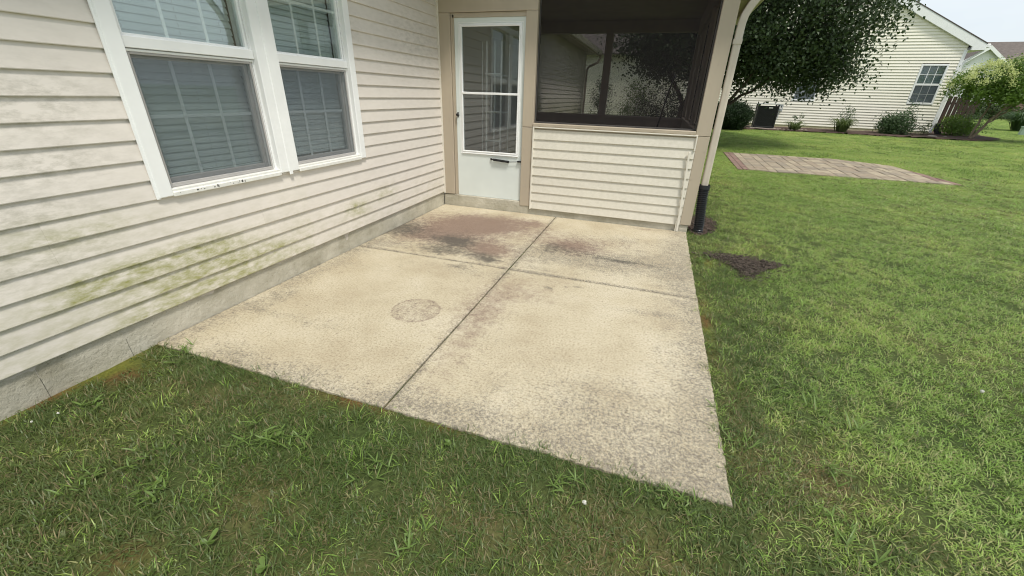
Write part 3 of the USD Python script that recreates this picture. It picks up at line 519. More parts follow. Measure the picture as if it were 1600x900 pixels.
# inside and far sides
obj('knee_wall', MB().box((0.03, 3.90, .10), (3.16, 4.0, 1.03)).box((0.03, 3.88, 1.03), (3.16, 4.02, 1.078), .004).box((0.03, 3.905, .62), (3.05, 3.897, .64)).get(), 'taupe_dark', porch)
obj('knee_wall', MB().box((3.04, .14, .10), (3.15, 3.9, 1.05)).box((3.02, .145, 1.05), (3.16, 3.88, 1.098), .004).get(), 'taupe_dark', porch)
for p in (((1.45, 3.90, 1.078), (1.585, 4.0, 2.47)), ((.03, 3.90, 1.078), (.16, 4.0, 2.47)), ((3.03, 3.90, 1.098), (3.16, 4.0, 2.47)), ((3.03, 1.28, 1.098), (3.15, 1.38, 2.42)), ((3.03, 2.62, 1.098), (3.15, 2.72, 2.42))): obj('post', cbox(*p, .004), 'taupe_dark', porch)
obj('header', MB().box((.0, 3.88, 2.47), (3.17, 4.0, 2.66)).get(), 'taupe_dark', porch); obj('header', MB().box((3.03, .14, 2.42), (3.165, 3.88, 2.66)).get(), 'taupe_dark', porch)
obj('ceiling', cbox((.0, .0, 2.665), (3.2, 4.02, 2.69)), 'taupe_dark', porch)
obj('screen', cbox((1.219, .060, 1.096), (3.03, .0606, 2.362)), 'porch_screen', porch)
obj('screen', cbox((.155, 3.95, 1.076), (1.452, 3.9506, 2.472)), 'porch_screen', porch); obj('screen', cbox((1.583, 3.95, 1.076), (3.032, 3.9506, 2.472)), 'porch_screen', porch)
for y0, y1 in ((.138, 1.282), (1.378, 2.622), (2.718, 3.902)):
    obj('screen', cbox((3.09, y0, 1.096), (3.0906, y1, 2.422)), 'porch_screen', porch); obj('screen_frame', frame('y', y0, y1, 1.097, 2.421, .03, 3.07, 3.10), 'taupe_dark', porch)
obj('screen_frame', frame('x', 1.221, 3.027, 1.099, 2.36, .016, .05, .075), 'interior_dark', porch)
pr = MB(); Vr = np.array([[3.62, -.32, 2.72], [3.62, 4.32, 2.72], [-.05, 4.32, 3.05], [-.05, -.32, 3.05]]); Vr = np.vstack([Vr, Vr - [0, 0, .03]])
pr.add(Vr, [[0, 1, 2, 3], [7, 6, 5, 4], [0, 4, 5, 1], [1, 5, 6, 2], [3, 7, 4, 0], [2, 6, 7, 3]])
prf = obj('roof', pr.get(), 'grey_shingle', porch)
obj('soffit', MB().box((-.0, -.30, 2.69), (3.58, -.002, 2.70)).box((3.18, .0, 2.69), (3.58, 4.3, 2.70)).box((-.0, -.32, 2.68), (3.6, -.30, 2.99)).box((3.58, -.30, 2.62), (3.60, 4.3, 2.76)).get(), 'taupe_paint', prf)
obj('gutter', MB().box((3.602, -.34, 2.62), (3.605, 4.32, 2.73)).box((3.605, -.34, 2.62), (3.69, 4.32, 2.625)).box((3.687, -.34, 2.62), (3.70, 4.32, 2.735), .003).box((3.60, -.345, 2.62), (3.70, -.335, 2.73)).get(), 'downspout_metal', porch)
# downspout down the outer corner: flat ribbed rectangular pipe with two elbows
def rect_pipe(pts, hw, hd):
    pts = np.asarray(pts, float); V = []
    t = np.gradient(pts, axis=0); t /= np.linalg.norm(t, axis=1)[:, None]
    for q, d in zip(pts, t):
        a = np.cross(d, (0, 1.0, 0)); a /= np.linalg.norm(a); bb = np.array([0, 1.0, 0])
        c = .008
        for u, v in ((-hw + c, -hd), (-.004, -hd), (0, -hd + .003), (.004, -hd), (hw - c, -hd), (hw, -hd + c), (hw, hd - c), (hw - c, hd), (-hw + c, hd), (-hw, hd - c), (-hw, -hd + c)): V.append(q + a * u + bb * v)
    n = 11; F = [[i * n + j, i * n + (j + 1) % n, (i + 1) * n + (j + 1) % n, (i + 1) * n + j] for i in range(len(pts) - 1) for j in range(n)]
    return np.array(V), np.array(F)
ds = obj('downspout', MB().add(*rect_pipe([(3.232, .062, .48), (3.232, .062, 1.2), (3.232, .062, 2.02), (3.234, .062, 2.08), (3.245, .062, 2.14), (3.28, .062, 2.22), (3.36, .062, 2.34), (3.50, .062, 2.50), (3.55, .062, 2.55), (3.60, .062, 2.59), (3.64, .062, 2.63)], .036, .027)).get(), 'downspout_metal', porch, smooth=45)
obj('strap', MB().box((3.19, .030, 1.90), (3.271, .095, 1.945), .002).get(), 'downspout_metal', ds)
nl = MB()
for x, z in ((3.07, 1.9), (3.10, 1.72), (3.12, 2.06), (3.06, 1.55), (3.11, 1.2), (3.08, .6), (3.15, .9), (.08, 2.0), (.13, 1.1), (.10, .5), (1.13, 1.9), (1.17, 1.45), (1.12, .8), (1.15, 1.22), (1.13, .35), (1.5, 1.075), (2.0, 1.08), (2.6, 1.082), (2.9, 1.07)):
    nl.tm(trimesh.creation.cylinder(.0042, .006, sections=8, transform=trimesh.transformations.rotation_matrix(math.pi / 2, (1, 0, 0)) @ np.eye(4)).apply_translation((x, -.0055 if z > 1.1 or z < 1.05 else -.0175, z)))
obj('nail_head', nl.get(), 'taupe_dark', porch)
# the storm door
dr = MB(); D0 = .026
for lo, hi in (((.211, 0, .151), (.300, 0, 2.171)), ((1.013, 0, .151), (1.081, 0, 2.171)), ((.300, 0, 2.088), (1.013, 0, 2.171)), ((.300, 0, .151), (1.013, 0, .725))): dr.box((lo[0], D0, lo[2]), (hi[0], D0 + .035, hi[2]))
door = obj('storm_door', dr.get(), 'door_paint', porch)
obj('glazing_frame', MB().add(*frame('x', .272, 1.040, .700, 2.115, .018, D0 - .006, D0 + .01, .004)).add(*frame('x', .288, 1.022, .716, 2.100, .016, D0 - .012, D0 + .02, .004)).add(*frame('x', .258, 1.052, .686, 2.128, .006, D0 - .003, D0 + .001, .001)).box((.280, D0 - .014, .694), (1.035, D0, .704), .003).get(), 'white_vinyl', door)
obj('meeting_rail', cbox((.296, D0 - .014, 1.386), (1.017, D0 + .02, 1.410), .003), 'white_vinyl', door)
obj('pane', cbox((.298, D0 + .008, 1.404), (1.016, D0 + .011, 2.09)), 'door_glass', door); obj('pane', cbox((.298, D0 + .002, .726), (1.016, D0 + .005, 1.392)), 'door_glass', door)
obj('handle', MB().box((.222, D0 - .006, 1.118), (.240, D0, 1.180), .003).tube([(.231, D0, 1.15), (.231, D0 - .035, 1.15)], .009).tube([(.225, D0 - .038, 1.15), (.262, D0 - .042, 1.146)], [.011, .007]).tube([(.231, D0 - .03, 1.135), (.231, D0 - .03, 1.165)], .010).get(), 'black_metal', door, smooth=40)
obj('door_closer', MB().tube([(.716, D0 - .022, .642), (.925, D0 - .022, .628)], .0145, 12).tube([(.690, D0 - .015, .645), (.716, D0 - .022, .642)], .007).box((.672, D0 - .018, .634), (.694, D0, .656), .002).tube([(.925, D0 - .022, .628), (1.06, D0 - .020, .640)], .0035).box((1.035, D0 - .030, .632), (1.083, D0 - .004, .650), .002).get(), 'black_metal', door, smooth=40)
obj('scuff', MB().box((.4725, D0 - .0006, .600), (.4735, D0, .640)).box((.50, D0 - .0006, .40), (.501, D0, .42)).box((.66, D0 - .0006, .24), (.662, D0, .28)).get(), 'grille_grey', door)
obj('sweep', MB().box((.213, D0 + .004, .1495), (1.079, D0 + .03, .1508)).get(), 'black_plastic', door)

# things in and beside the porch
rk = MB()
for x in (.392, .450, .555, .648): rk.tube([(x, .42, .16), (x + .01, .42, 1.98)], .013 if x in (.450, .648) else .006, 8)
for z in (.82, 1.18, 1.62): rk.box((.44, .40, z), (.66, .44, z + .014), .003)
for x in (.450, .648): rk.tube([(x, .72, .16), (x + .01, .72, 1.98)], .010, 8)
for z in (.82, 1.18, 1.62): rk.box((.44, .44, z - .012), (.66, .73, z), .003)
t = thing('wire_rack', 'white wire rack standing inside the porch behind the storm door glass', 'rack'); obj('frame', rk.get(), 'rack_white', t)
t = thing('pole', 'thin dark pole leaning inside the porch near its right corner post', 'pole'); obj('shaft', tube([(2.50, .62, .15), (2.619, .60, 1.077), (2.689, .60, 1.5), (2.72, .60, 1.62)], .010, 8), 'black_metal', t); obj('tip', tube([(2.72, .60, 1.62), (2.724, .60, 1.66)], [.013, .006], 8), 'black_plastic', t)
t = thing('drain_pipe', 'black corrugated plastic drain pipe standing under the cream downspout at the porch corner', 'drain pipe')
zs = np.arange(-.06, .53, .0055); q = smooth01((zs + .06) / .6); rr = .052 + .005 * np.sign(np.sin(zs * 2 * math.pi / .022)) * np.where(zs < .05, .5, 1) + .016 * smooth01((.03 - zs) / .09)
obj('corrugated_tube', tube(np.stack([3.275 - .040 * q, .055 + 0 * zs, zs], 1), rr, 20, False), 'black_plastic', t, smooth=35)
obj('collar', tube([(3.2365, .055, .50), (3.236, .055, .545)], [.0595, .058], 20, False), 'black_plastic', t, smooth=True)

# ------------------------------------------------------------------ paver patio out on the lawn
pat = tag(UsdGeom.Xform.Define(stage, '/World/paver_patio').GetPrim(), kind='structure')
pp = shapely.Polygon(PAT); inner = pp.buffer(-0.02)
def paver(poly, material, dz):
    poly = poly.intersection(pp)
    if poly.is_empty or poly.area < .004 or poly.geom_type != 'Polygon': return
    c = np.array(poly.buffer(-.004, join_style=2).exterior.coords)[:-1]; n = len(c)
    if n < 3: return
    if shapely.Polygon(c).exterior.is_ccw is False: c = c[::-1]
    i2 = c + (c.mean(0) - c) * .03
    z = gz(c[:, 0], c[:, 1]) + dz
    V = np.vstack([np.c_[i2, z], np.c_[c, z - .006], np.c_[c, z - .06]])
    F = [[0, k, k + 1] for k in range(1, n - 1)]
    for k in range(n):
        j = (k + 1) % n
        for a in (0, n): F += [[a + k, a + n + k, a + n + j], [a + k, a + n + j, a + j]]
    obj('paver', (V, np.array(F)), material, pat)
x = PAT[:, 0].min(); y0, y1 = 5.33, 7.92
for r in range(2):
    for k in range(13): paver(shapely.box(x + .115 * r, y0 + .2 * k, x + .115 * (r + 1), min(y0 + .2 * (k + 1), y1)), f'paver_red_{"ab"[rng.integers(2)]}', .020 + rng.uniform(-.004, .004))
x += .23; col = 0
while x < 8.42:
    w = (.16, .24)[col % 2 if col % 5 else 0]; y = y0 - (0, .17, .08)[col % 3]
    while y < y1:
        h = (.24, .36, .24)[rng.integers(3)]
        red = x > 8.05 or (x > 7.9 and rng.random() < .5)
        paver(shapely.box(x, max(y, y0), x + w, min(y + h, y1)), f'paver_red_{"ab"[rng.integers(2)]}' if red and rng.random() < .8 else f'paver_tan_{"abcd"[rng.integers(4)]}', .020 + rng.uniform(-.005, .005)); y += h
    x += w; col += 1
c = np.array(pp.buffer(-.01).exterior.coords)[:-1]; n = len(c)
obj('sand_bed', (np.c_[c, gz(c[:, 0], c[:, 1]) + .004], np.array([[0, k, k + 1] for k in range(1, n - 1)])), 'joint_dirt', pat)

# ------------------------------------------------------------------ foliage builders
def rand_dirs(n, up=0.0):
    d = rng.normal(size=(n, 3)); d[:, 2] += up; return d / np.linalg.norm(d, axis=1)[:, None]
def leaf_mesh(pos, nrm, length, width, droop=0.25):
    """one folded leaf of 4 triangles per row of pos"""
    n = len(pos); length = np.broadcast_to(length, n)[:, None]; width = np.broadcast_to(width, n)[:, None]
    a = np.cross(nrm, rng.normal(size=(n, 3))); a /= np.linalg.norm(a, axis=1)[:, None] + 1e-9; b = np.cross(nrm, a)
    base, tip = pos - a * length * .5, pos + a * length * .5 - nrm * length * droop
    mid = pos - nrm * width * .18
    l, r = pos + b * width * .5 - a * length * .06, pos - b * width * .5 - a * length * .06
    V = np.stack([base, l, tip, r, mid], 1).reshape(-1, 3); k = np.arange(n)[:, None] * 5
    F = np.stack([k + [0, 4, 1], k + [1, 4, 2], k + [4, 3, 2], k + [0, 3, 4]], 1).reshape(-1, 3)
    return V, F
def clump_points(centre, radii, nclump, per, spread, shell=.55, ok=None, flat=1.0):
    out, nr = [], []
    while len(out) < nclump:
        d = rand_dirs(1)[0]; r = rng.uniform(shell, 1.0)
        if rng.random() < .25: r = rng.uniform(.15, 1)
        c = np.array(centre) + d * r * np.array(radii)
        if ok is not None and not ok(c): continue
        k = int(per * rng.uniform(.5, 1.5)); p = rng.normal(size=(k, 3)) * np.array([spread, spread, spread * flat]) * rng.uniform(.7, 1.2)
        out.append(c + p); o = (c - np.array(centre)) / np.array(radii)
        q = rand_dirs(k) + 0.8 * o / (np.linalg.norm(o) + 1e-6) + np.array([0, 0, .5]); nr.append(q / np.linalg.norm(q, axis=1)[:, None])
    return np.vstack(out), np.vstack(nr)
def limb(p0, p1, r0, r1, wob=.08, n=7):
    t = np.linspace(0, 1, n)[:, None]; p = np.array(p0) * (1 - t) + np.array(p1) * t
    p[1:-1] += rng.normal(size=(n - 2, 3)) * wob * np.linalg.norm(np.subtract(p1, p0)) * .35
    return tube(p, np.linspace(r0, r1, n), 8)
def bush(name, label, cat, loc, radii, n, spread, ll, lw, material, group=None, per=30, shell=.7, zc=.9, stems=5):
    t = thing(name, label, cat, loc, 0, group)
    p, nn = clump_points((0, 0, radii[2] * zc), radii, n, per, spread, shell, ok=lambda c: c[2] > .03)
    p[:, 2] = np.abs(p[:, 2]) + .01
    obj('foliage', leaf_mesh(p, nn, ll * rng.uniform(.7, 1.2, len(p)), lw), material, t)
    s = MB()
    for k in range(stems):
        a = k / stems * 6.28; s.add(*limb((.04 * math.cos(a), .04 * math.sin(a), -.05), (radii[0] * .6 * math.cos(a), radii[1] * .6 * math.sin(a), radii[2] * 1.1), .012, .004))
    obj('stems', s.get(), 'twig', t)
    return t

# the pear tree behind the porch
TB = np.array([3.2, 10.0, float(gz(3.2, 10.0))])
t = thing('pear_tree', 'big dense dark green tree spreading over the lawn behind the porch', 'tree', TB)
C0 = np.array([4.55, 10.0, 4.15]) - TB
def crown_ok(c):
    w = c + TB
    if w[2] < 2.0 and w[0] < 4.6: return False
    if w[2] < 2.45 - .33 * (w[0] - 1) and w[0] < 3.0: return False
    return w[0] > .75 and w[2] < 6.9 and w[0] < 8.05
p, nn = clump_points(C0, (3.72, 3.2, 2.5), 720, 105, .28, .56, crown_ok)
pl, nl_ = clump_points(np.array([6.5, 9.9, 2.4]) - TB, (1.35, 1.1, .80), 72, 90, .24, .4, crown_ok)
pm, nm_ = clump_points(np.array([4.7, 9.6, 2.55]) - TB, (1.9, 1.6, .72), 110, 95, .24, .3, crown_ok); pq, nq_ = clump_points(np.array([2.5, 9.5, 2.9]) - TB, (1.55, 1.2, .95), 120, 95, .25, .3, crown_ok); p = np.vstack([p, pl, pm, pq]); nn = np.vstack([nn, nl_, nm_, nq_])
obj('crown', leaf_mesh(p, nn, rng.uniform(.06, .105, len(p)), rng.uniform(.05, .075, len(p))), 'pear_leaf', t)
obj('trunk', limb((0, 0, -.1), (.1, 0, 1.0), .15, .12, .02), 'bark', t, smooth=True)
br = [((.1, 0, .95), (1.25, 0, 1.12)), ((1.25, 0, 1.12), (2.45, .1, 1.85)), ((.1, 0, .95), (.5, .3, 3.2)), ((.1, 0, .95), (-.9, .2, 2.6)), ((.5, .3, 3.2), (2.4, .4, 4.6)), ((.5, .3, 3.2), (.2, -.8, 4.9)), ((2.45, .1, 1.85), (4.3, -.2, 2.9)), ((2.0, .08, 1.6), (3.3, -.9, 2.6)), ((1.25, 0, 1.12), (1.9, -1.2, 2.4)), ((.1, 0, .95), (1.2, 1.3, 2.8)), ((2.45, .1, 1.85), (3.6, .3, 1.75)), ((-.9, .2, 2.6), (-1.9, .2, 3.4))]
for a, bq in br: obj('branch', limb(a, bq, .075 if a[2] < 1 else .05, .022, .05), 'bark', t, smooth=True)
tw = MB()
for k in rng.choice(len(p), 420, False): d = (p[k] - C0) * .12; tw.add(*tube([p[k] - d * 2.5 - [0, 0, .12], p[k] - d, p[k]], [.008, .005, .003], 4, False))
obj('twigs', tw.get(), 'bark', t, kind='stuff')
# shrubs glimpsed through the porch screens
bush('shrub', 'light green shrub seen through the screen beside the house wall corner', 'shrub', (.62, 10.9, float(gz(.6, 10.9))), (.35, .5, 1.0), 70, .11, .07, .03, 'shrub_leaf')
bush('shrub', 'yellowish bushy shrub seen through the screen right of its centre post', 'shrub', (1.75, 11.0, float(gz(1.7, 11.0))), (.5, .5, .95), 90, .12, .07, .03, 'weed_leaf')
bush('shrub', 'large dark rounded shrub seen through the screen below the tree', 'shrub', (2.55, 11.0, float(gz(2.55, 11.))), (.85, .8, .85), 190, .13, .06, .035, 'boxwood_leaf')

# ------------------------------------------------------------------ the neighbouring house: local x along its wall, y back, origin at its right corner
nb = thing('neighbour_house', 'cream sided gable end house with two white windows across the lawn', 'house', (13.4, 17.6, 0), -5)
ZB, ZE, SL, XP, XL = .485, 3.42, .54, -5.4, -10.8    # siding bottom, soffit height, roof slope, ridge, left end of gable
def course(mb, x0, x1, z, e):
    if x1 - x0 < .05: return
    V = np.array([[x0, 0.0, z], [x1, 0.0, z], [x1, -.026, z], [x0, -.026, z], [x0, -.025, z + .012], [x1, -.025, z + .012], [x0, -.002, z + e], [x1, -.002, z + e]])
    mb.add(V, [[0, 1, 2, 3], [3, 2, 5, 4], [4, 5, 7, 6]])
NW = [(-1.205, -.345, 1.485, 2.94), (-5.31, -4.43, 1.485, 2.94)]
sm = MB(); E2 = .108
for k in range(54):
    z = ZB + E2 * k; x1 = -.03; x0 = -24.0
    if z > ZE - .05: x1 = -.03 - max(0, z - ZE - .14) / SL; x0 = XL + max(0, z - ZE - .14) / SL
    if x1 < XP: break
    cuts = sorted([(a, b2) for a, b2, z0, z1 in NW if z + E2 > z0 + .02 and z < z1 - .02]); s = x0
    for a, b2 in cuts: course(sm, s, a + .02, z, E2); s = b2 - .02
    course(sm, s, x1, z, E2)
obj('siding', sm.get(), 'siding_vinyl_yellow', nb, pv={'stain': np.zeros((len(sm.get()[0]), 3))})
obj('wall', MB().box((-24, .10, .2), (-.01, .12, 3.5)).add(np.array([[XL, .10, 3.5], [-.01, .10, 3.5], [XP, .10, 3.5 + SL * 5.39], [XL, .12, 3.5], [-.01, .12, 3.5], [XP, .12, 3.5 + SL * 5.39]]), [[0, 1, 2], [3, 5, 4]]).box((-.12, .12, .2), (-.01, 13, 3.5)).box((-24, 12.9, .2), (-.01, 13, 3.5)).box((-24, .12, .2), (-23.9, 13, 3.5)).get(), 'wall_core', nb)
obj('side_siding', cbox((-.01, .01, .45), (.004, 13, 3.45)), 'wall_core', nb)
obj('foundation', MB().box((-24, -.004, -.1), (-.004, .1, .487)).box((-.1, .1, -.1), (-.002, 13, .487)).get(), 'foundation_cream', nb)
obj('corner_board', MB().box((-.095, -.026, .44), (.008, .02, ZE)).box((-.02, .02, .44), (.010, .10, ZE)).get(), 'white_vinyl', nb)
# roof: gable prism plus the long eave section to its left
def slab_quad(mb, q, th):
    q = np.array(q, float); mb.add(np.vstack([q, q - [0, 0, th]]), [[0, 1, 2, 3], [7, 6, 5, 4], [0, 4, 5, 1], [1, 5, 6, 2], [2, 6, 7, 3], [3, 7, 4, 0]])
r2 = MB(); zr = ZE + .24; ov = .46
for sg, xe in ((1, ov), (-1, XL - ov)):
    zp = zr + SL * (abs(xe - XP)) - SL * ov + .0
    slab_quad(r2, [[xe, -.13, zr - SL * ov + .22], [xe, 13.2, zr - SL * ov + .22], [XP, 13.2, zp + .22], [XP, -.13, zp + .22]] if sg > 0 else [[XP, -.13, zp + .22], [XP, 13.2, zp + .22], [xe, 13.2, zr - SL * ov + .22], [xe, -.13, zr - SL * ov + .22]], .035)
slab_quad(r2, [[-24.2, -.45, 3.35], [XL + .3, -.45, 3.35], [XL + .3, 6.5, 6.9], [-24.2, 6.5, 6.9]], .05)
nroof = obj('roof', r2.get(), 'dark_shingle', nb)
rk2 = MB()
za = zr - SL * ov + .185; zb = za + SL * (ov - XP)
q = np.array([[ov - .01, za], [XP, zb], [XP, zb - .30], [0.06, za - .30 + SL * (ov - .06) ], [.06, ZE - .02], [ov - .01, ZE - .02]])
for sg in (1, -1):
    qq = q.copy()
    if sg < 0: qq[:, 0] = 2 * XP - qq[:, 0]
    V = np.vstack([np.c_[qq[:, 0], np.full(6, -.12), qq[:, 1]], np.c_[qq[:, 0], np.full(6, -.03), qq[:, 1]]])
    F = [[0, 1, 2], [0, 2, 3], [0, 3, 4], [0, 4, 5]]; F += [[a + 6 for a in f[::-1]] for f in F]
    for k in range(6): j = (k + 1) % 6; F += [[k, k + 6, j + 6], [k, j + 6, j]]
    rk2.add(V, F)
obj('rake_board', rk2.get(), 'white_vinyl', nroof)
obj('eave_return', MB().box((.012, -.03, ZE - .015), (ov, 13, ZE + .0)).box((ov - .01, -.11, ZE), (ov + .005, 13, za)).get(), 'white_vinyl', nroof)
obj('gutter', MB().box((ov + .006, -.10, za - .12), (ov + .12, 13, za + .01), .02).get(), 'white_vinyl', nb)
obj('downspout', MB().tube([(ov + .05, .08, za - .1), (ov + .03, .08, za - .2), (.12, .12, za - .55), (.06, .10, za - .7), (.06, .10, .62)], .04, 6).get(), 'white_vinyl', nb)
for x0, x1, z0, z1 in NW:
    wn = obj('window', frame('x', x0, x1, z0, z1, .065, -.030, .03, .006), 'white_vinyl', nb)
    zm = (z0 + z1) / 2 - .0
    obj('meeting_rail', cbox((x0 + .06, -.022, zm - .035), (x1 - .06, .02, zm + .035)), 'white_vinyl', wn)
    for a, b2 in ((z0 + .06, zm - .03), (zm + .03, z1 - .06)):
        obj('pane', cbox((x0 + .06, .004, a), (x1 - .06, .008, b2)), 'lower_glass', wn)
        for k in (1, 2): obj('muntin', cbox((x0 + .06 + (x1 - x0 - .12) * k / 3 - .009, -.003, a), (x0 + .06 + (x1 - x0 - .12) * k / 3 + .009, .003, b2)), 'white_vinyl', wn)
        obj('muntin', cbox((x0 + .06, -.004, (a + b2) / 2 - .009), (x1 - .06, .0025, (a + b2) / 2 + .009)), 'white_vinyl', wn)
    obj('insect_screen', cbox((x0 + .06, -.008, z0 + .06), (x1 - .06, -.0075, zm - .03)), 'insect_screen', wn)
    bl = MB()
    for k in range(32): bl.box((x0 + .05, .05 + .01 * (k % 2), z0 + .06 + k * .0418), (x1 - .05, .056 + .01 * (k % 2), z0 + .10 + k * .0418))
    obj('blind', bl.get(), 'far_blind', wn)
mt = obj('utility_box', MB().box((-5.74, -.13, 1.03), (-5.56, -.018, 1.30), .01).box((-5.72, -.14, 1.30), (-5.58, -.018, 1.315)).tube([(-5.66, -.07, 1.04), (-5.66, -.07, .75), (-5.75, -.07, .6)], .018, 6).get(), 'meter_grey', nb)
obj('meter_dial', MB().tm(trimesh.creation.cylinder(.055, .05, sections=16, transform=trimesh.transformations.rotation_matrix(math.pi / 2, (1, 0, 0)))).get()[0:2] if False else (lambda m: (m.vertices + [-5.65, -.15, 1.18], m.faces))(trimesh.creation.cylinder(.055, .05, sections=16, transform=trimesh.transformations.rotation_matrix(math.pi / 2, (1, 0, 0)))), 'white_worn', mt)
t = thing('drain_elbow', 'black corrugated drain elbow at the foot of the neighbour house corner', 'drain pipe', (13.47, 17.62, float(gz(13.47, 17.6))), -5)
zs = np.linspace(0, 1, 40); obj('corrugated_tube', tube(np.stack([zs * 0 + .05 + .25 * np.clip(zs - .5, 0, 1) ** 1.5, 0 * zs - .05 - .3 * np.clip(zs - .45, 0, 1), .42 * (1 - zs) + .04], 1), .085 + .012 * np.sign(np.sin(zs * 90)), 14), 'black_plastic', t, smooth=35)

# condenser, hedge ball and plants along the neighbour's bed
t = thing('air_conditioner', 'black louvred air conditioning condenser on a pad by the neighbour house', 'air conditioner', (6.92, 16.45, float(gz(6.92, 16.45))), -5)
am = MB(); hw = .365
for sx in (-1, 1):
    for sy in (-1, 1): am.box((sx * hw - .03, sy * hw - .03, .07), (sx * hw + .03, sy * hw + .03, .98), .008)
am.box((-hw - .02, -hw - .02, .07), (hw + .02, hw + .02, .13), .008); am.box((-hw + .02, -hw + .02, .1), (hw - .02, hw - .02, .92))
obj('cabinet', am.get(), 'black_metal', t)
for k in range(24):
    z = .15 + k * .033; obj('louvre', MB().box((-hw, -hw - .012, z), (hw, -hw + .012, z + .014)).box((hw - .012, -hw, z), (hw + .012, hw, z + .014)).box((-hw - .012, -hw, z), (-hw + .012, hw, z + .014)).get(), 'black_metal', t)
obj('top_grille', MB().box((-hw - .035, -hw - .035, .975), (hw + .035, hw + .035, 1.015), .012).get(), 'meter_grey', t)
obj('badge', MB().box((.02, -hw - .034, .835), (.17, -hw - .0305, .865)).get(), 'white_worn', t)
obj('pad', cbox((-.5, -.5, -.05), (.5, .5, .065), .01), 'stone', t)
bush('round_bush', 'clipped dark green round bush left of the black condenser', 'bush', (5.35, 15.35, float(gz(5.3, 15.35))), (.86, .8, .52), 640, .075, .045, .034, 'boxwood_leaf', per=60, shell=.86, zc=.98)
def blades_plant(name, label, loc, n, h, sp, material='daylily_leaf', stalks=4, group=None):
    t = thing(name, label, 'plant', (loc[0], loc[1], float(gz(*loc))), 0, group); m = MB()
    for k in range(n):
        a = rng.uniform(0, 6.28); l = h * rng.uniform(.6, 1.15); d = np.array([math.cos(a), math.sin(a), 0]); w = rng.uniform(.012, .024); s = np.array([-d[1], d[0], 0]) * w; b0 = d * rng.uniform(0, .12) + [rng.normal(0, .05), rng.normal(0, .05), 0]
        o = sp * rng.uniform(.3, 1.1); q = [b0, b0 + d * o * .35 + [0, 0, l * .65], b0 + d * o * .75 + [0, 0, l * .82], b0 + d * o * 1.15 + [0, 0, l * .62]]
        V = np.array([q[0] - s, q[0] + s, q[1] - s, q[1] + s, q[2] - s * .7, q[2] + s * .7, q[3]]); m.add(V, [[0, 1, 3], [0, 3, 2], [2, 3, 5], [2, 5, 4], [4, 5, 6]])
    obj('leaves', m.get(), material, t); s = MB()
    for k in range(stalks):
        a = rng.uniform(0, 6.28); e = np.array([math.cos(a) * .2, math.sin(a) * .2, h * rng.uniform(1.1, 1.5)]); s.tube([(0, 0, 0), e * [.4, .4, .6], e], [.008, .006, .004], 5); 
        for j in range(3): s.add(*leaf_mesh(e[None] + rng.normal(size=(6, 3)) * .04, rand_dirs(6), .06, .03))
    if stalks: obj('stalks', s.get(), 'shrub_leaf', t)
    return t
blades_plant('plant', 'low strappy green plant just right of the black condenser', (8.05, 16.05), 90, .42, .42, stalks=5)
blades_plant('plant', 'pale arching strappy plant in the bed, middle of the wall', (9.75, 16.15), 150, .62, .55, stalks=3)
bush('plant', 'taller leafy green shrub in the bed left of the right hand window', 'shrub', (11.55, 16.25, float(gz(11.5, 16.2))), (.55, .45, .40), 110, .11, .075, .045, 'shrub_leaf', per=34)
t = bush('plant', 'tall thin rose canes leaning up beside the leafy green shrub', 'shrub', (11.85, 16.35, float(gz(11.8, 16.3))), (.32, .3, .68), 48, .07, .06, .035, 'shrub_leaf', per=15, zc=1.05, stems=7)
bush('plant', 'small sparse seedling plant near the neighbour house corner', 'plant', (12.75, 16.55, float(gz(12.7, 16.5))), (.28, .22, .26), 26, .06, .06, .03, 'daylily_leaf', per=12, zc=1.2)
bush('plant', 'tall spindly plant behind the pale arching strappy plant', 'plant', (9.95, 16.6, float(gz(9.9, 16.6))), (.2, .2, .55), 26, .07, .06, .03, 'shrub_leaf', per=14, zc=1.1)
bush('shrub', 'yellow green shrub in the bed beside the flowering tree trunk', 'shrub', (13.95, 17.2, float(gz(13.9, 17.2))), (.5, .5, .42), 90, .1, .07, .04, 'hydrangea_leaf', per=26)
bush('shrub', 'smaller grey green shrub behind the flowering tree trunk', 'shrub', (14.75, 17.9, float(gz(14.7, 17.9))), (.45, .45, .45), 70, .1, .06, .03, 'shrub_leaf', per=24)
def rock(label, x, y, s):
    m = trimesh.creation.icosphere(2, 1.0); v = np.array(m.vertices); v *= (1 + .35 * (meshkit.fbm(v * 1.3 + x * 7, 3, 3) - .5)[:, None]) * np.array(s)
    obj('stone', (v + [x, y, float(gz(x, y)) + s[2] * .5], m.faces), 'stone', smooth=40, label=label, cat='stone', group='stones edging the neighbour bed')
rock('pale flat stone in the mulch near the neighbour house corner', 12.72, 16.0, (.17, .12, .06)); rock('small round stone beside the pale flat stone in mulch', 13.1, 15.95, (.09, .08, .05))
for k in range(9): rock('small brown stone in the mulch right of the black condenser' if k else 'small brown stone nearest the black condenser', 7.45 + .13 * k + rng.normal(0, .03), 16.0 + rng.normal(0, .12), (rng.uniform(.05, .1), rng.uniform(.05, .09), .05))

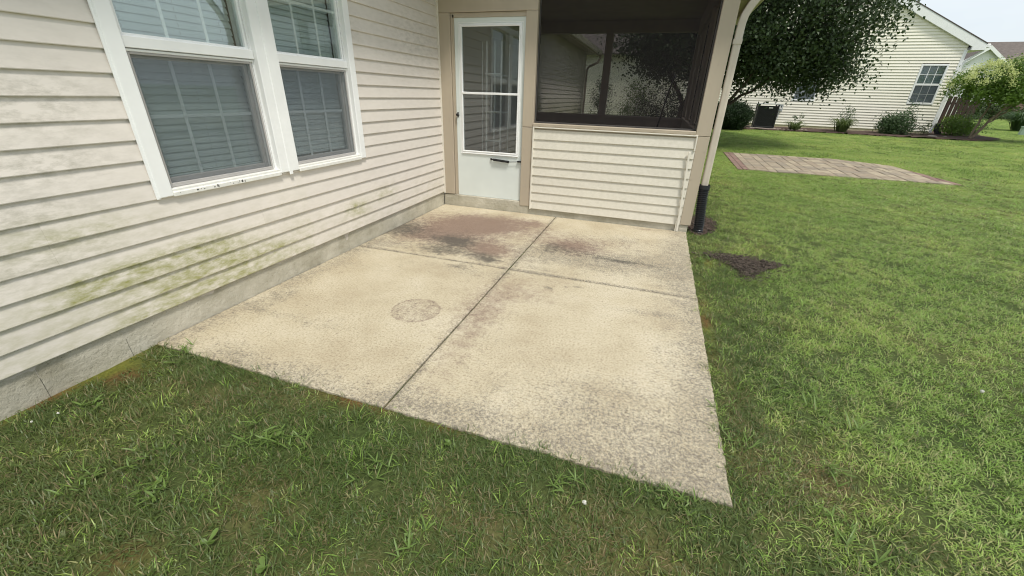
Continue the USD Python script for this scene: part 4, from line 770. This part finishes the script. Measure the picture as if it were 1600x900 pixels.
# small flowering tree at the right edge
FB = np.array([13.72, 15.75, float(gz(13.7, 15.75))])
t = thing('flowering_tree', 'small multi stemmed tree covered in cream flower heads at the right edge', 'tree', FB)
for a, bq, r0 in (((0, 0, -.05), (.55, 0, 1.05), .055), ((.55, 0, 1.05), (1.35, .1, 1.75), .04), ((.03, .03, 0), (.22, .15, 1.15), .045), ((.22, .15, 1.15), (-.25, .1, 1.9), .03), ((.55, 0, 1.05), (.6, -.3, 2.0), .03), ((1.35, .1, 1.75), (2.2, 0, 2.2), .03), ((.3, 0, .6), (1.2, .4, 1.35), .03), ((.22, .15, 1.15), (.4, .4, 2.1), .03)): obj('stem', limb(a, bq, r0, r0 * .55, .05), 'pale_bark', t, smooth=True)
cc = np.array([.95, 0, 1.84])
p, nn = clump_points(cc, (2.15, 1.25, .80), 280, 66, .15, .5, ok=lambda c: (c + FB)[2] > 1.62 + .16 * abs(c[0] - .5))
obj('crown', leaf_mesh(p, nn, rng.uniform(.07, .12, len(p)), rng.uniform(.04, .055, len(p))), 'hydrangea_leaf', t)
fm2 = MB(); k = 0
while k < 230:
    d = rand_dirs(1, .5)[0]
    if d[2] < -.15: continue
    c = cc + d * np.array([2.12, 1.25, .83]) * rng.uniform(.92, 1.08); k += 1
    q = rng.normal(size=(34, 3)) * np.array([.05, .05, .07]); fm2.add(*leaf_mesh(c + q, rand_dirs(34, .5), .045, .04))
obj('flower_heads', fm2.get(), 'flower_panicle', t, kind='stuff')
# dark board fence behind it
t = thing('fence', 'dark brown board fence behind the flowering tree', 'fence', (14.45, 19.6, float(gz(14.5, 19.6))), -5)
for k in range(7): obj('board', cbox((k * .155, -.012, .06), (k * .155 + .125, .012, 1.45 + .02 * math.sin(k * 2.3)), .003), 'fence_wood', t)
for z in (.35, 1.15): obj('rail', cbox((-.05, .013, z), (1.1, .05, z + .09), .003), 'fence_wood', t)
for x in (.0, .98): obj('post', cbox((x, .052, -.1), (x + .09, .14, 1.5), .003), 'fence_wood', t)
# ornamental grass and green box
blades_plant('ornamental_grass', 'large arching clump of ornamental grass on the far lawn at right', (19.6, 23.6), 420, .95, .85, 'shrub_leaf', 0)
t = thing('utility_pedestal', 'pale green utility pedestal at the right edge beyond the grass clump', 'utility box', (18.15, 20.6, float(gz(18.1, 20.6))), -20)
obj('cabinet', cbox((-.16, -.14, -.05), (.16, .14, .30), .02), 'utility_green', t); obj('lid', cbox((-.175, -.155, .30), (.175, .155, .35), .02), 'utility_green', t)
# houses far behind
t = thing('brown_roof_house', 'distant house with brown shingle roof, white gable and brick wall at upper right', 'house', (25.0, 42.0, .5), -5)
obj('wall', MB().box((-6, 0, -.5), (18, 9, 3.9)).get(), 'brick_wall', t)
rr2 = MB(); slab_quad(rr2, [[-6.5, -.6, 3.85], [18.5, -.6, 3.85], [18.5, 4.5, 6.05], [-6.5, 4.5, 6.05]], .12); slab_quad(rr2, [[-6.5, 4.5, 6.05], [18.5, 4.5, 6.05], [18.5, 9.6, 3.85], [-6.5, 9.6, 3.85]], .12)
bigroof = obj('roof', rr2.get(), 'brown_shingle', t)
gm = MB(); gw = 1.75; V = np.array([[-gw, -1.0, 0], [gw, -1.0, 0], [0, -1.0, 1.42], [-gw, 3.5, 0], [gw, 3.5, 0], [0, 3.5, 1.42]]) + [.85, 0, 3.75]; gm.add(V, [[0, 1, 2], [3, 5, 4], [0, 3, 4], [0, 4, 1]])
obj('gable', gm.get(), 'white_vinyl', t)
gr2 = MB()
for sg in (1, -1): slab_quad(gr2, [[.85, -1.25, 5.26], [.85, 3.5, 5.26], [.85 + sg * 2.15, 3.5, 3.52], [.85 + sg * 2.15, -1.25, 3.52]][::sg], .09)
obj('gable_roof', gr2.get(), 'brown_shingle', t)
gb = MB()
for sg in (1, -1): slab_quad(gb, [[.85, -1.32, 5.28], [.85, -1.255, 5.28], [.85 + sg * 2.2, -1.255, 3.50], [.85 + sg * 2.2, -1.32, 3.50]][::sg], .26)
obj('gable_trim', gb.get(), 'white_vinyl', t)
obj('gable_front', cbox((-.85, -1.0, -.5), (2.55, 0, 3.76)), 'siding_plain' if False else 'white_worn', t)
for x0, x1, z0, z1 in ((2.9, 3.75, 1.2, 2.7), (5.4, 6.5, 1.1, 2.7), (8.4, 9.8, .0, 2.6), (11.5, 12.6, 1.1, 2.7), (0.4, 1.3, 1.1, 2.6)):
    y = -1.0 if x0 < 1 else 0
    wn = obj('window', frame('x', x0, x1, z0, z1, .11, y - .06, y + .05, .01), 'white_vinyl', t); obj('pane', cbox((x0 + .1, y - .03, z0 + .1), (x1 - .1, y - .02, z1 - .1)), 'black_plastic', wn)
bush('hedge', 'low dark hedge in front of the distant brick house', 'hedge', (31.0, 39.6, float(gz(31, 39.6))), (5.5, .7, .55), 260, .2, .16, .1, 'far_leaf', per=24, shell=.8)
bush('shrub', 'dark rounded shrub left of the distant hedge', 'shrub', (25.2, 37.5, float(gz(25, 37.5))), (1.3, .8, .6), 120, .18, .14, .09, 'far_leaf', per=24)

# ------------------------------------------------------------------ the lawn: tufts of single blades
def tuft(nb, rad, h, w, cols, lean, seed, segs=3):
    r = np.random.default_rng(seed); V, F, Cc, n = [], [], [], 0
    for k in range(nb):
        a = r.uniform(0, 6.28); q = rad * math.sqrt(r.uniform()); b0 = np.array([q * math.cos(a), q * math.sin(a), -.004])
        th = r.uniform(0, 6.28); d = np.array([math.cos(th), math.sin(th), 0]); s = np.array([-d[1], d[0], 0]); tw = r.normal(0, .5); s = s * math.cos(tw) + d * math.sin(tw) * .6
        l = h * r.uniform(.45, 1.15); ln = abs(r.normal(lean, .35)); ww = w * r.uniform(.6, 1.25)
        c = np.array(cols[r.integers(len(cols))]) * r.uniform(.8, 1.2); root = c * .4 + np.array((.15, .14, .055)) * .6
        ts = np.linspace(0, 1, segs + 1)
        for i, t in enumerate(ts):
            ang = ln * (.35 + .9 * t); p = b0 + d * l * t * math.sin(min(ang, 1.5)) + np.array([0, 0, l * t * math.cos(min(ang, 1.5))])
            wd = ww * (1 - t ** 1.8) * .5; col = root * (1 - min(1, t * 2.2)) + c * min(1, t * 2.2)
            if i < segs: V += [p - s * wd, p + s * wd]; Cc += [col, col]
            else: V.append(p); Cc.append(col)
        for i in range(segs - 1): o = n + 2 * i; F += [[o, o + 1, o + 3], [o, o + 3, o + 2]]
        o = n + 2 * (segs - 1); F.append([o, o + 1, o + 2]); n += 2 * segs + 1
    return np.array(V), np.array(F), np.array(Cc)
G_ = [(.086, .142, .034), (.108, .170, .040), (.135, .195, .050), (.096, .155, .043), (.168, .222, .072), (.122, .165, .064), (.26, .225, .115)]
Y_ = [(.325, .485, .10), (.265, .425, .08), (.385, .50, .15), (.42, .43, .19), (.295, .455, .10)]
S_ = [(.26, .20, .09), (.30, .25, .13), (.20, .15, .07), (.12, .14, .04), (.10, .13, .035), (.34, .29, .17)]
sets = [('green_tuft', G_, 7, 32, .050, .050, .0042, .8), ('pale_tuft', Y_, 4, 32, .050, .044, .0042, 1.0), ('straw_tuft', S_, 3, 38, .055, .040, .0036, 1.0), ('long_tuft', G_ + Y_[:2], 2, 20, .04, .070, .0042, .7)]
def instancer(name, label, protos, pos, idx, rot, scl, rx=None):
    pi = UsdGeom.PointInstancer.Define(stage, '/World/' + name); tag(pi.GetPrim(), label, 'grass', kind='stuff')
    for pn, (V, F, Cc) in protos: obj(pn, (V, F), 'grass_blade', pi, pv={'bcol': Cc})
    pi.CreatePrototypesRel().SetTargets([c.GetPath() for c in pi.GetPrim().GetChildren()])
    pi.CreatePositionsAttr(Vt.Vec3fArray.FromNumpy(pos.astype(np.float32))); pi.CreateProtoIndicesAttr(Vt.IntArray.FromNumpy(idx.astype(np.int32)))
    rx = np.zeros(len(pos)) if rx is None else rx
    cz, sz, cx, sx = np.cos(rot / 2), np.sin(rot / 2), np.cos(rx / 2), np.sin(rx / 2)
    pi.CreateOrientationsAttr(Vt.QuathArray([Gf.Quath(float(a), float(b), float(c), float(d)) for a, b, c, d in zip(cz * cx, cz * sx, sz * sx, sz * cx)]))
    pi.CreateScalesAttr(Vt.Vec3fArray.FromNumpy(scl.astype(np.float32)))
near = []; kinds = []
for pn, cols, cnt, nb_, rad, h, w, lean in sets:
    for k in range(cnt): near.append((pn, tuft(nb_, rad, h, w, cols, lean, 100 + len(near)))); kinds.append(pn)
kinds = np.array(kinds)
def seen(x, y, z=0.0, m=.22):
    q = np.stack([x, y, np.full_like(x, z)], 1) - CAM; u, v, d = q @ RIGHT, q @ DOWN, q @ FWD
    return (d > .2) & (np.abs(u / np.maximum(d, .2)) < 800 / 634 * (1 + m)) & (v / np.maximum(d, .2) < 450 / 634 * (1 + m)) 
def allowed(x, y, mg=0.0):
    ok = ~((x > -.6) & (x < W - .004 + mg) & (y > -L + .004 - mg) & (y < 0.2))
    ok &= ~((x < .015 + mg) & (y < 10.5)) & ~((x < 3.19) & (y > -.1) & (y < 4.1))
    e = (f2(x, y, 9, 31) - .5) * .24
    ok &= ~shapely.contains_xy(shapely.Polygon(SOIL).buffer(-.055), x + e, y + e * .7) & (rng.random(len(x)) > .16) & ~shapely.contains_xy(shapely.Polygon(SOIL2).buffer(-.03), x + e, y - e)
    ok &= ~inside(PAT, x, y) & ~inside(BED, x, y) & ~((y > 17.2) & (x < 13.6 + (y - 17.6) * .09)) & ~((np.abs(x - 6.92) < .55) & (np.abs(y - 16.45) < .55))
    return ok
def scatter(n, x0, x1, y0, y1, dmin, dmax):
    x, y = rng.uniform(x0, x1, n), rng.uniform(y0, y1, n); d = np.hypot(np.hypot(x - CAM[0], y - CAM[1]), 1.4)
    k = (d >= dmin) & (d < dmax) & seen(x, y); x, y = x[k], y[k]; k = allowed(x, y); return x[k], y[k]
X, Y, SC, FAR = [], [], [], []
for dens, dmin, dmax, s in ((760, 0, 3.0, 1.0), (600, 3.0, 5.0, 1.0), (380, 5.0, 8.0, 1.15), (190, 8.0, 13.0, 1.5)):
    x0, x1, y0, y1 = max(-1, 2.63 - dmax), 2.63 + dmax, -5.0 - min(dmax, 2), -5.0 + dmax
    x, y = scatter(int(dens * (x1 - x0) * (y1 - y0)), x0, x1, y0, y1, dmin, dmax); X.append(x); Y.append(y); SC.append(np.full(len(x), s))
X, Y, SC = map(np.concatenate, (X, Y, SC))
br_ = bare(X, Y); k = rng.random(len(X)) > br_ * .97; X, Y, SC = X[k], Y[k], SC[k]
dr_ = dryness(X, Y); u = rng.random(len(X)); pale = smooth01((X - 2.8) / 1.3) * .86 + .06 + .35 * (f2(X, Y, .6, 41) - .5)
kind = np.where(u < dr_ * .6, 'straw_tuft', np.where(rng.random(len(X)) < pale, 'pale_tuft', np.where(rng.random(len(X)) < .10, 'long_tuft', 'green_tuft')))
idx = np.zeros(len(X), int)
for kn in set(kinds): s = np.flatnonzero(kinds == kn); m = kind == kn; idx[m] = rng.choice(s, m.sum())
hs = (.75 + .5 * f2(X, Y, 2.0, 51)) * rng.uniform(.8, 1.15, len(X)) * (1 - .45 * bare(X, Y))
edge = np.minimum(np.abs(Y + L), np.where(X < W, 9, X - W)) ; hs *= np.where(edge < .05, .85, 1)
Z = gz(X, Y) + (f2(X, Y, 2.5, 1) - .5) * .03 - .002
instancer('grass', 'mown green lawn with dry patches around the patio slab', near, np.stack([X, Y, Z], 1), idx, rng.uniform(0, 6.28, len(X)), np.stack([SC, SC, hs * np.where(SC > 1.3, 1.1, 1)], 1), rng.normal(0, .10, len(X)))
farp = [('green_tuft', tuft(34, .17, .055, .011, G_[1:6] + Y_[:2], .7, 300 + k, 2)) for k in range(4)] + [('pale_tuft', tuft(34, .17, .05, .011, Y_, .7, 320 + k, 2)) for k in range(3)]
x, y = scatter(int(34 * 42 * 34), -3, 34, 2, 36, 13, 48); k = rng.random(len(x)) < np.clip(18 / np.hypot(x - 2.6, y + 5), .12, 1); x, y = x[k], y[k]
pi_ = np.where(rng.random(len(x)) < .50 + .4 * (f2(x, y, .5, 61) > .52), rng.integers(4, 7, len(x)), rng.integers(0, 4, len(x)))
instancer('far_grass', 'green lawn stretching away to the neighbour house', farp, np.stack([x, y, gz(x, y) - .004], 1), pi_, rng.uniform(0, 6.28, len(x)), np.ones((len(x), 3)) * rng.uniform(.8, 1.2, (len(x), 1)))
print('tufts', len(X), len(x))

# weeds standing out of the lawn
def weed_mesh(n, l, w, up, seed, broad=False):
    """several small sprigs of flat blades at their own slants, not one rosette"""
    r = np.random.default_rng(seed); m = MB(); sprigs = 1 if broad else max(3, n // 2)
    for q0 in range(sprigs):
        o = np.array([0, 0, 0.0]) if broad else np.array([r.normal(0, l * .55), r.normal(0, l * .55), 0]); a0 = r.uniform(0, 6.28); nb = n if broad else r.integers(3, 6)
        for k in range(nb):
            a = a0 + k * (2.4 if broad else r.uniform(.4, 1.6)) + r.normal(0, .3); d = np.array([math.cos(a), math.sin(a), 0]); ll = l * r.uniform(.35, 1.0); ww = w * r.uniform(.55, 1.1)
            el = r.uniform(.15, 1.15); s = np.array([-d[1], d[0], r.normal(0, .35)]); s /= np.linalg.norm(s); bend = r.uniform(.2, .9)
            t = np.array([0, .3, .65, .88, 1.0]); wd = ww * (np.array([.35, .7, 1.0, .75, 0]) if broad else np.array([.75, 1, .85, .5, 0]))
            p = np.array([o + d * ll * q * math.cos(el * (1 - bend * q * .6)) + [0, 0, ll * q * math.sin(el) * (1 - bend * .55 * q) + .012] for q in t])
            V = np.vstack([np.vstack([p[i] - s * wd[i] / 2 + [0, 0, wd[i] * .15], p[i], p[i] + s * wd[i] / 2 + [0, 0, wd[i] * .15]]) for i in range(5)])
            F = [[i * 3 + j, i * 3 + j + 1, i * 3 + j + 4, i * 3 + j + 3] for i in range(4) for j in range(2)]; m.add(V, F)
    return m.get()
def weed(label, x, y, n, l, w, up, name='crabgrass_tuft', broad=False, group='weeds in the lawn', cat='weed'):
    t = thing(name, label, cat, (x, y, float(gz(x, y)) + .004), rng.uniform(0, 360), group); sd = int(abs(x * 1000 + y * 77)) % 9999
    l, w = (l, w) if broad else (l * .80, w * .66)
    obj('leaves', weed_mesh(n, l, w, up, sd, broad), 'weed_leaf', t, smooth=True)
    obj('inner_leaves', weed_mesh(max(3, n // 3), l * .55, w * .8, up * 1.9, sd + 1, broad), 'weed_leaf', t, smooth=True)
for lb, x, y, n, l, w, up in (
    ('largest pale crabgrass patch of the left foreground lawn', 1.232, -4.056, 16, .11, .011, .75), ('pale crabgrass beside the largest left foreground patch', 1.13, -4.10, 12, .09, .010, .7), ('crabgrass on the right of the largest left foreground patch', 1.36, -4.03, 10, .08, .009, .8),
    ('yellow green crabgrass well left of the largest patch', .837, -4.335, 12, .09, .011, .7), ('lone pale crabgrass sprig in the dark lawn left of centre', 1.03, -4.41, 10, .09, .012, .8), ('thin crabgrass near the bottom left corner', .75, -4.50, 9, .09, .010, .7),
    ('star shaped crabgrass touching the slab front near its outer corner', 2.929, -3.785, 15, .085, .009, .5), ('small crabgrass just left of the star shaped one', 2.86, -3.79, 9, .06, .008, .6), ('crabgrass in the darkest lawn below the slab front', 2.509, -3.87, 12, .10, .010, .6),
    ('brightest crabgrass clump right of the slab', 3.686, -3.063, 20, .13, .010, .7), ('bright crabgrass clump just behind the brightest one', 3.593, -2.893, 16, .12, .009, .7), ('crabgrass clump between the brightest one and slab edge', 3.46, -2.99, 11, .09, .009, .6), ('broad pale crabgrass at the bottom edge right of the slab corner', 3.50, -3.70, 14, .11, .011, .7), ('crabgrass beside the dry brown turf patch', 3.56, -3.42, 12, .10, .010, .6),
    ('pale crabgrass rosette between slab edge and bare soil', 3.215, -.985, 18, .11, .009, .45), ('small crabgrass against the slab edge near its outer corner', 3.225, -3.36, 10, .08, .009, .6), ('tiny crabgrass against the slab edge above the outer corner one', 3.19, -3.12, 9, .07, .008, .6),
    ('crabgrass fanning out beside the slab inner front corner', .26, -3.76, 14, .10, .009, .5), ('twin leaved seedling in the lawn below the foundation', .265, -4.194, 6, .08, .013, .9), ('spreading crabgrass left of the slab front centre', 1.77, -4.06, 12, .09, .010, .6), ('crabgrass at the bottom centre of the lawn', 2.05, -4.28, 10, .08, .010, .7)):
    weed(lb, x, y, n, l, w, up)
weed('broad smooth leaf rising at the bottom edge of the lawn', 1.418, -4.50, 4, .055, .020, .9, 'broad_leaf_weed', True); weed('low plantain with broad leaves under the slab front', 1.66, -4.50, 5, .05, .022, .5, 'broad_leaf_weed', True); weed('pair of broad leaves near the front joint of slab', 1.98, -3.83, 4, .045, .017, .7, 'broad_leaf_weed', True)
def clover(label, x, y, r=.010):
    t = thing('clover_flower', label, 'flower', (x, y, float(gz(x, y))), 0, 'white clover flowers'); q = rand_dirs(46, .3)
    obj('stem', tube([(0, 0, 0), (.002, .001, .05)], .0012, 5), 'weed_leaf', t); obj('petals', leaf_mesh(q * r * .8 + [.002, .001, .055], q, r * 1.0, r * .5), 'flower_white', t)
for lb, x, y in (('white clover flower below the slab front, the largest one', 2.598, -3.945), ('white clover flower at far left near the foundation', .228, -4.384), ('white clover flower right beside the far left one', .267, -4.312), ('white clover flower out in the right hand lawn', 4.498, -2.567)): clover(lb, x, y, .010 if 'largest' in lb or 'out in' in lb else .0055)
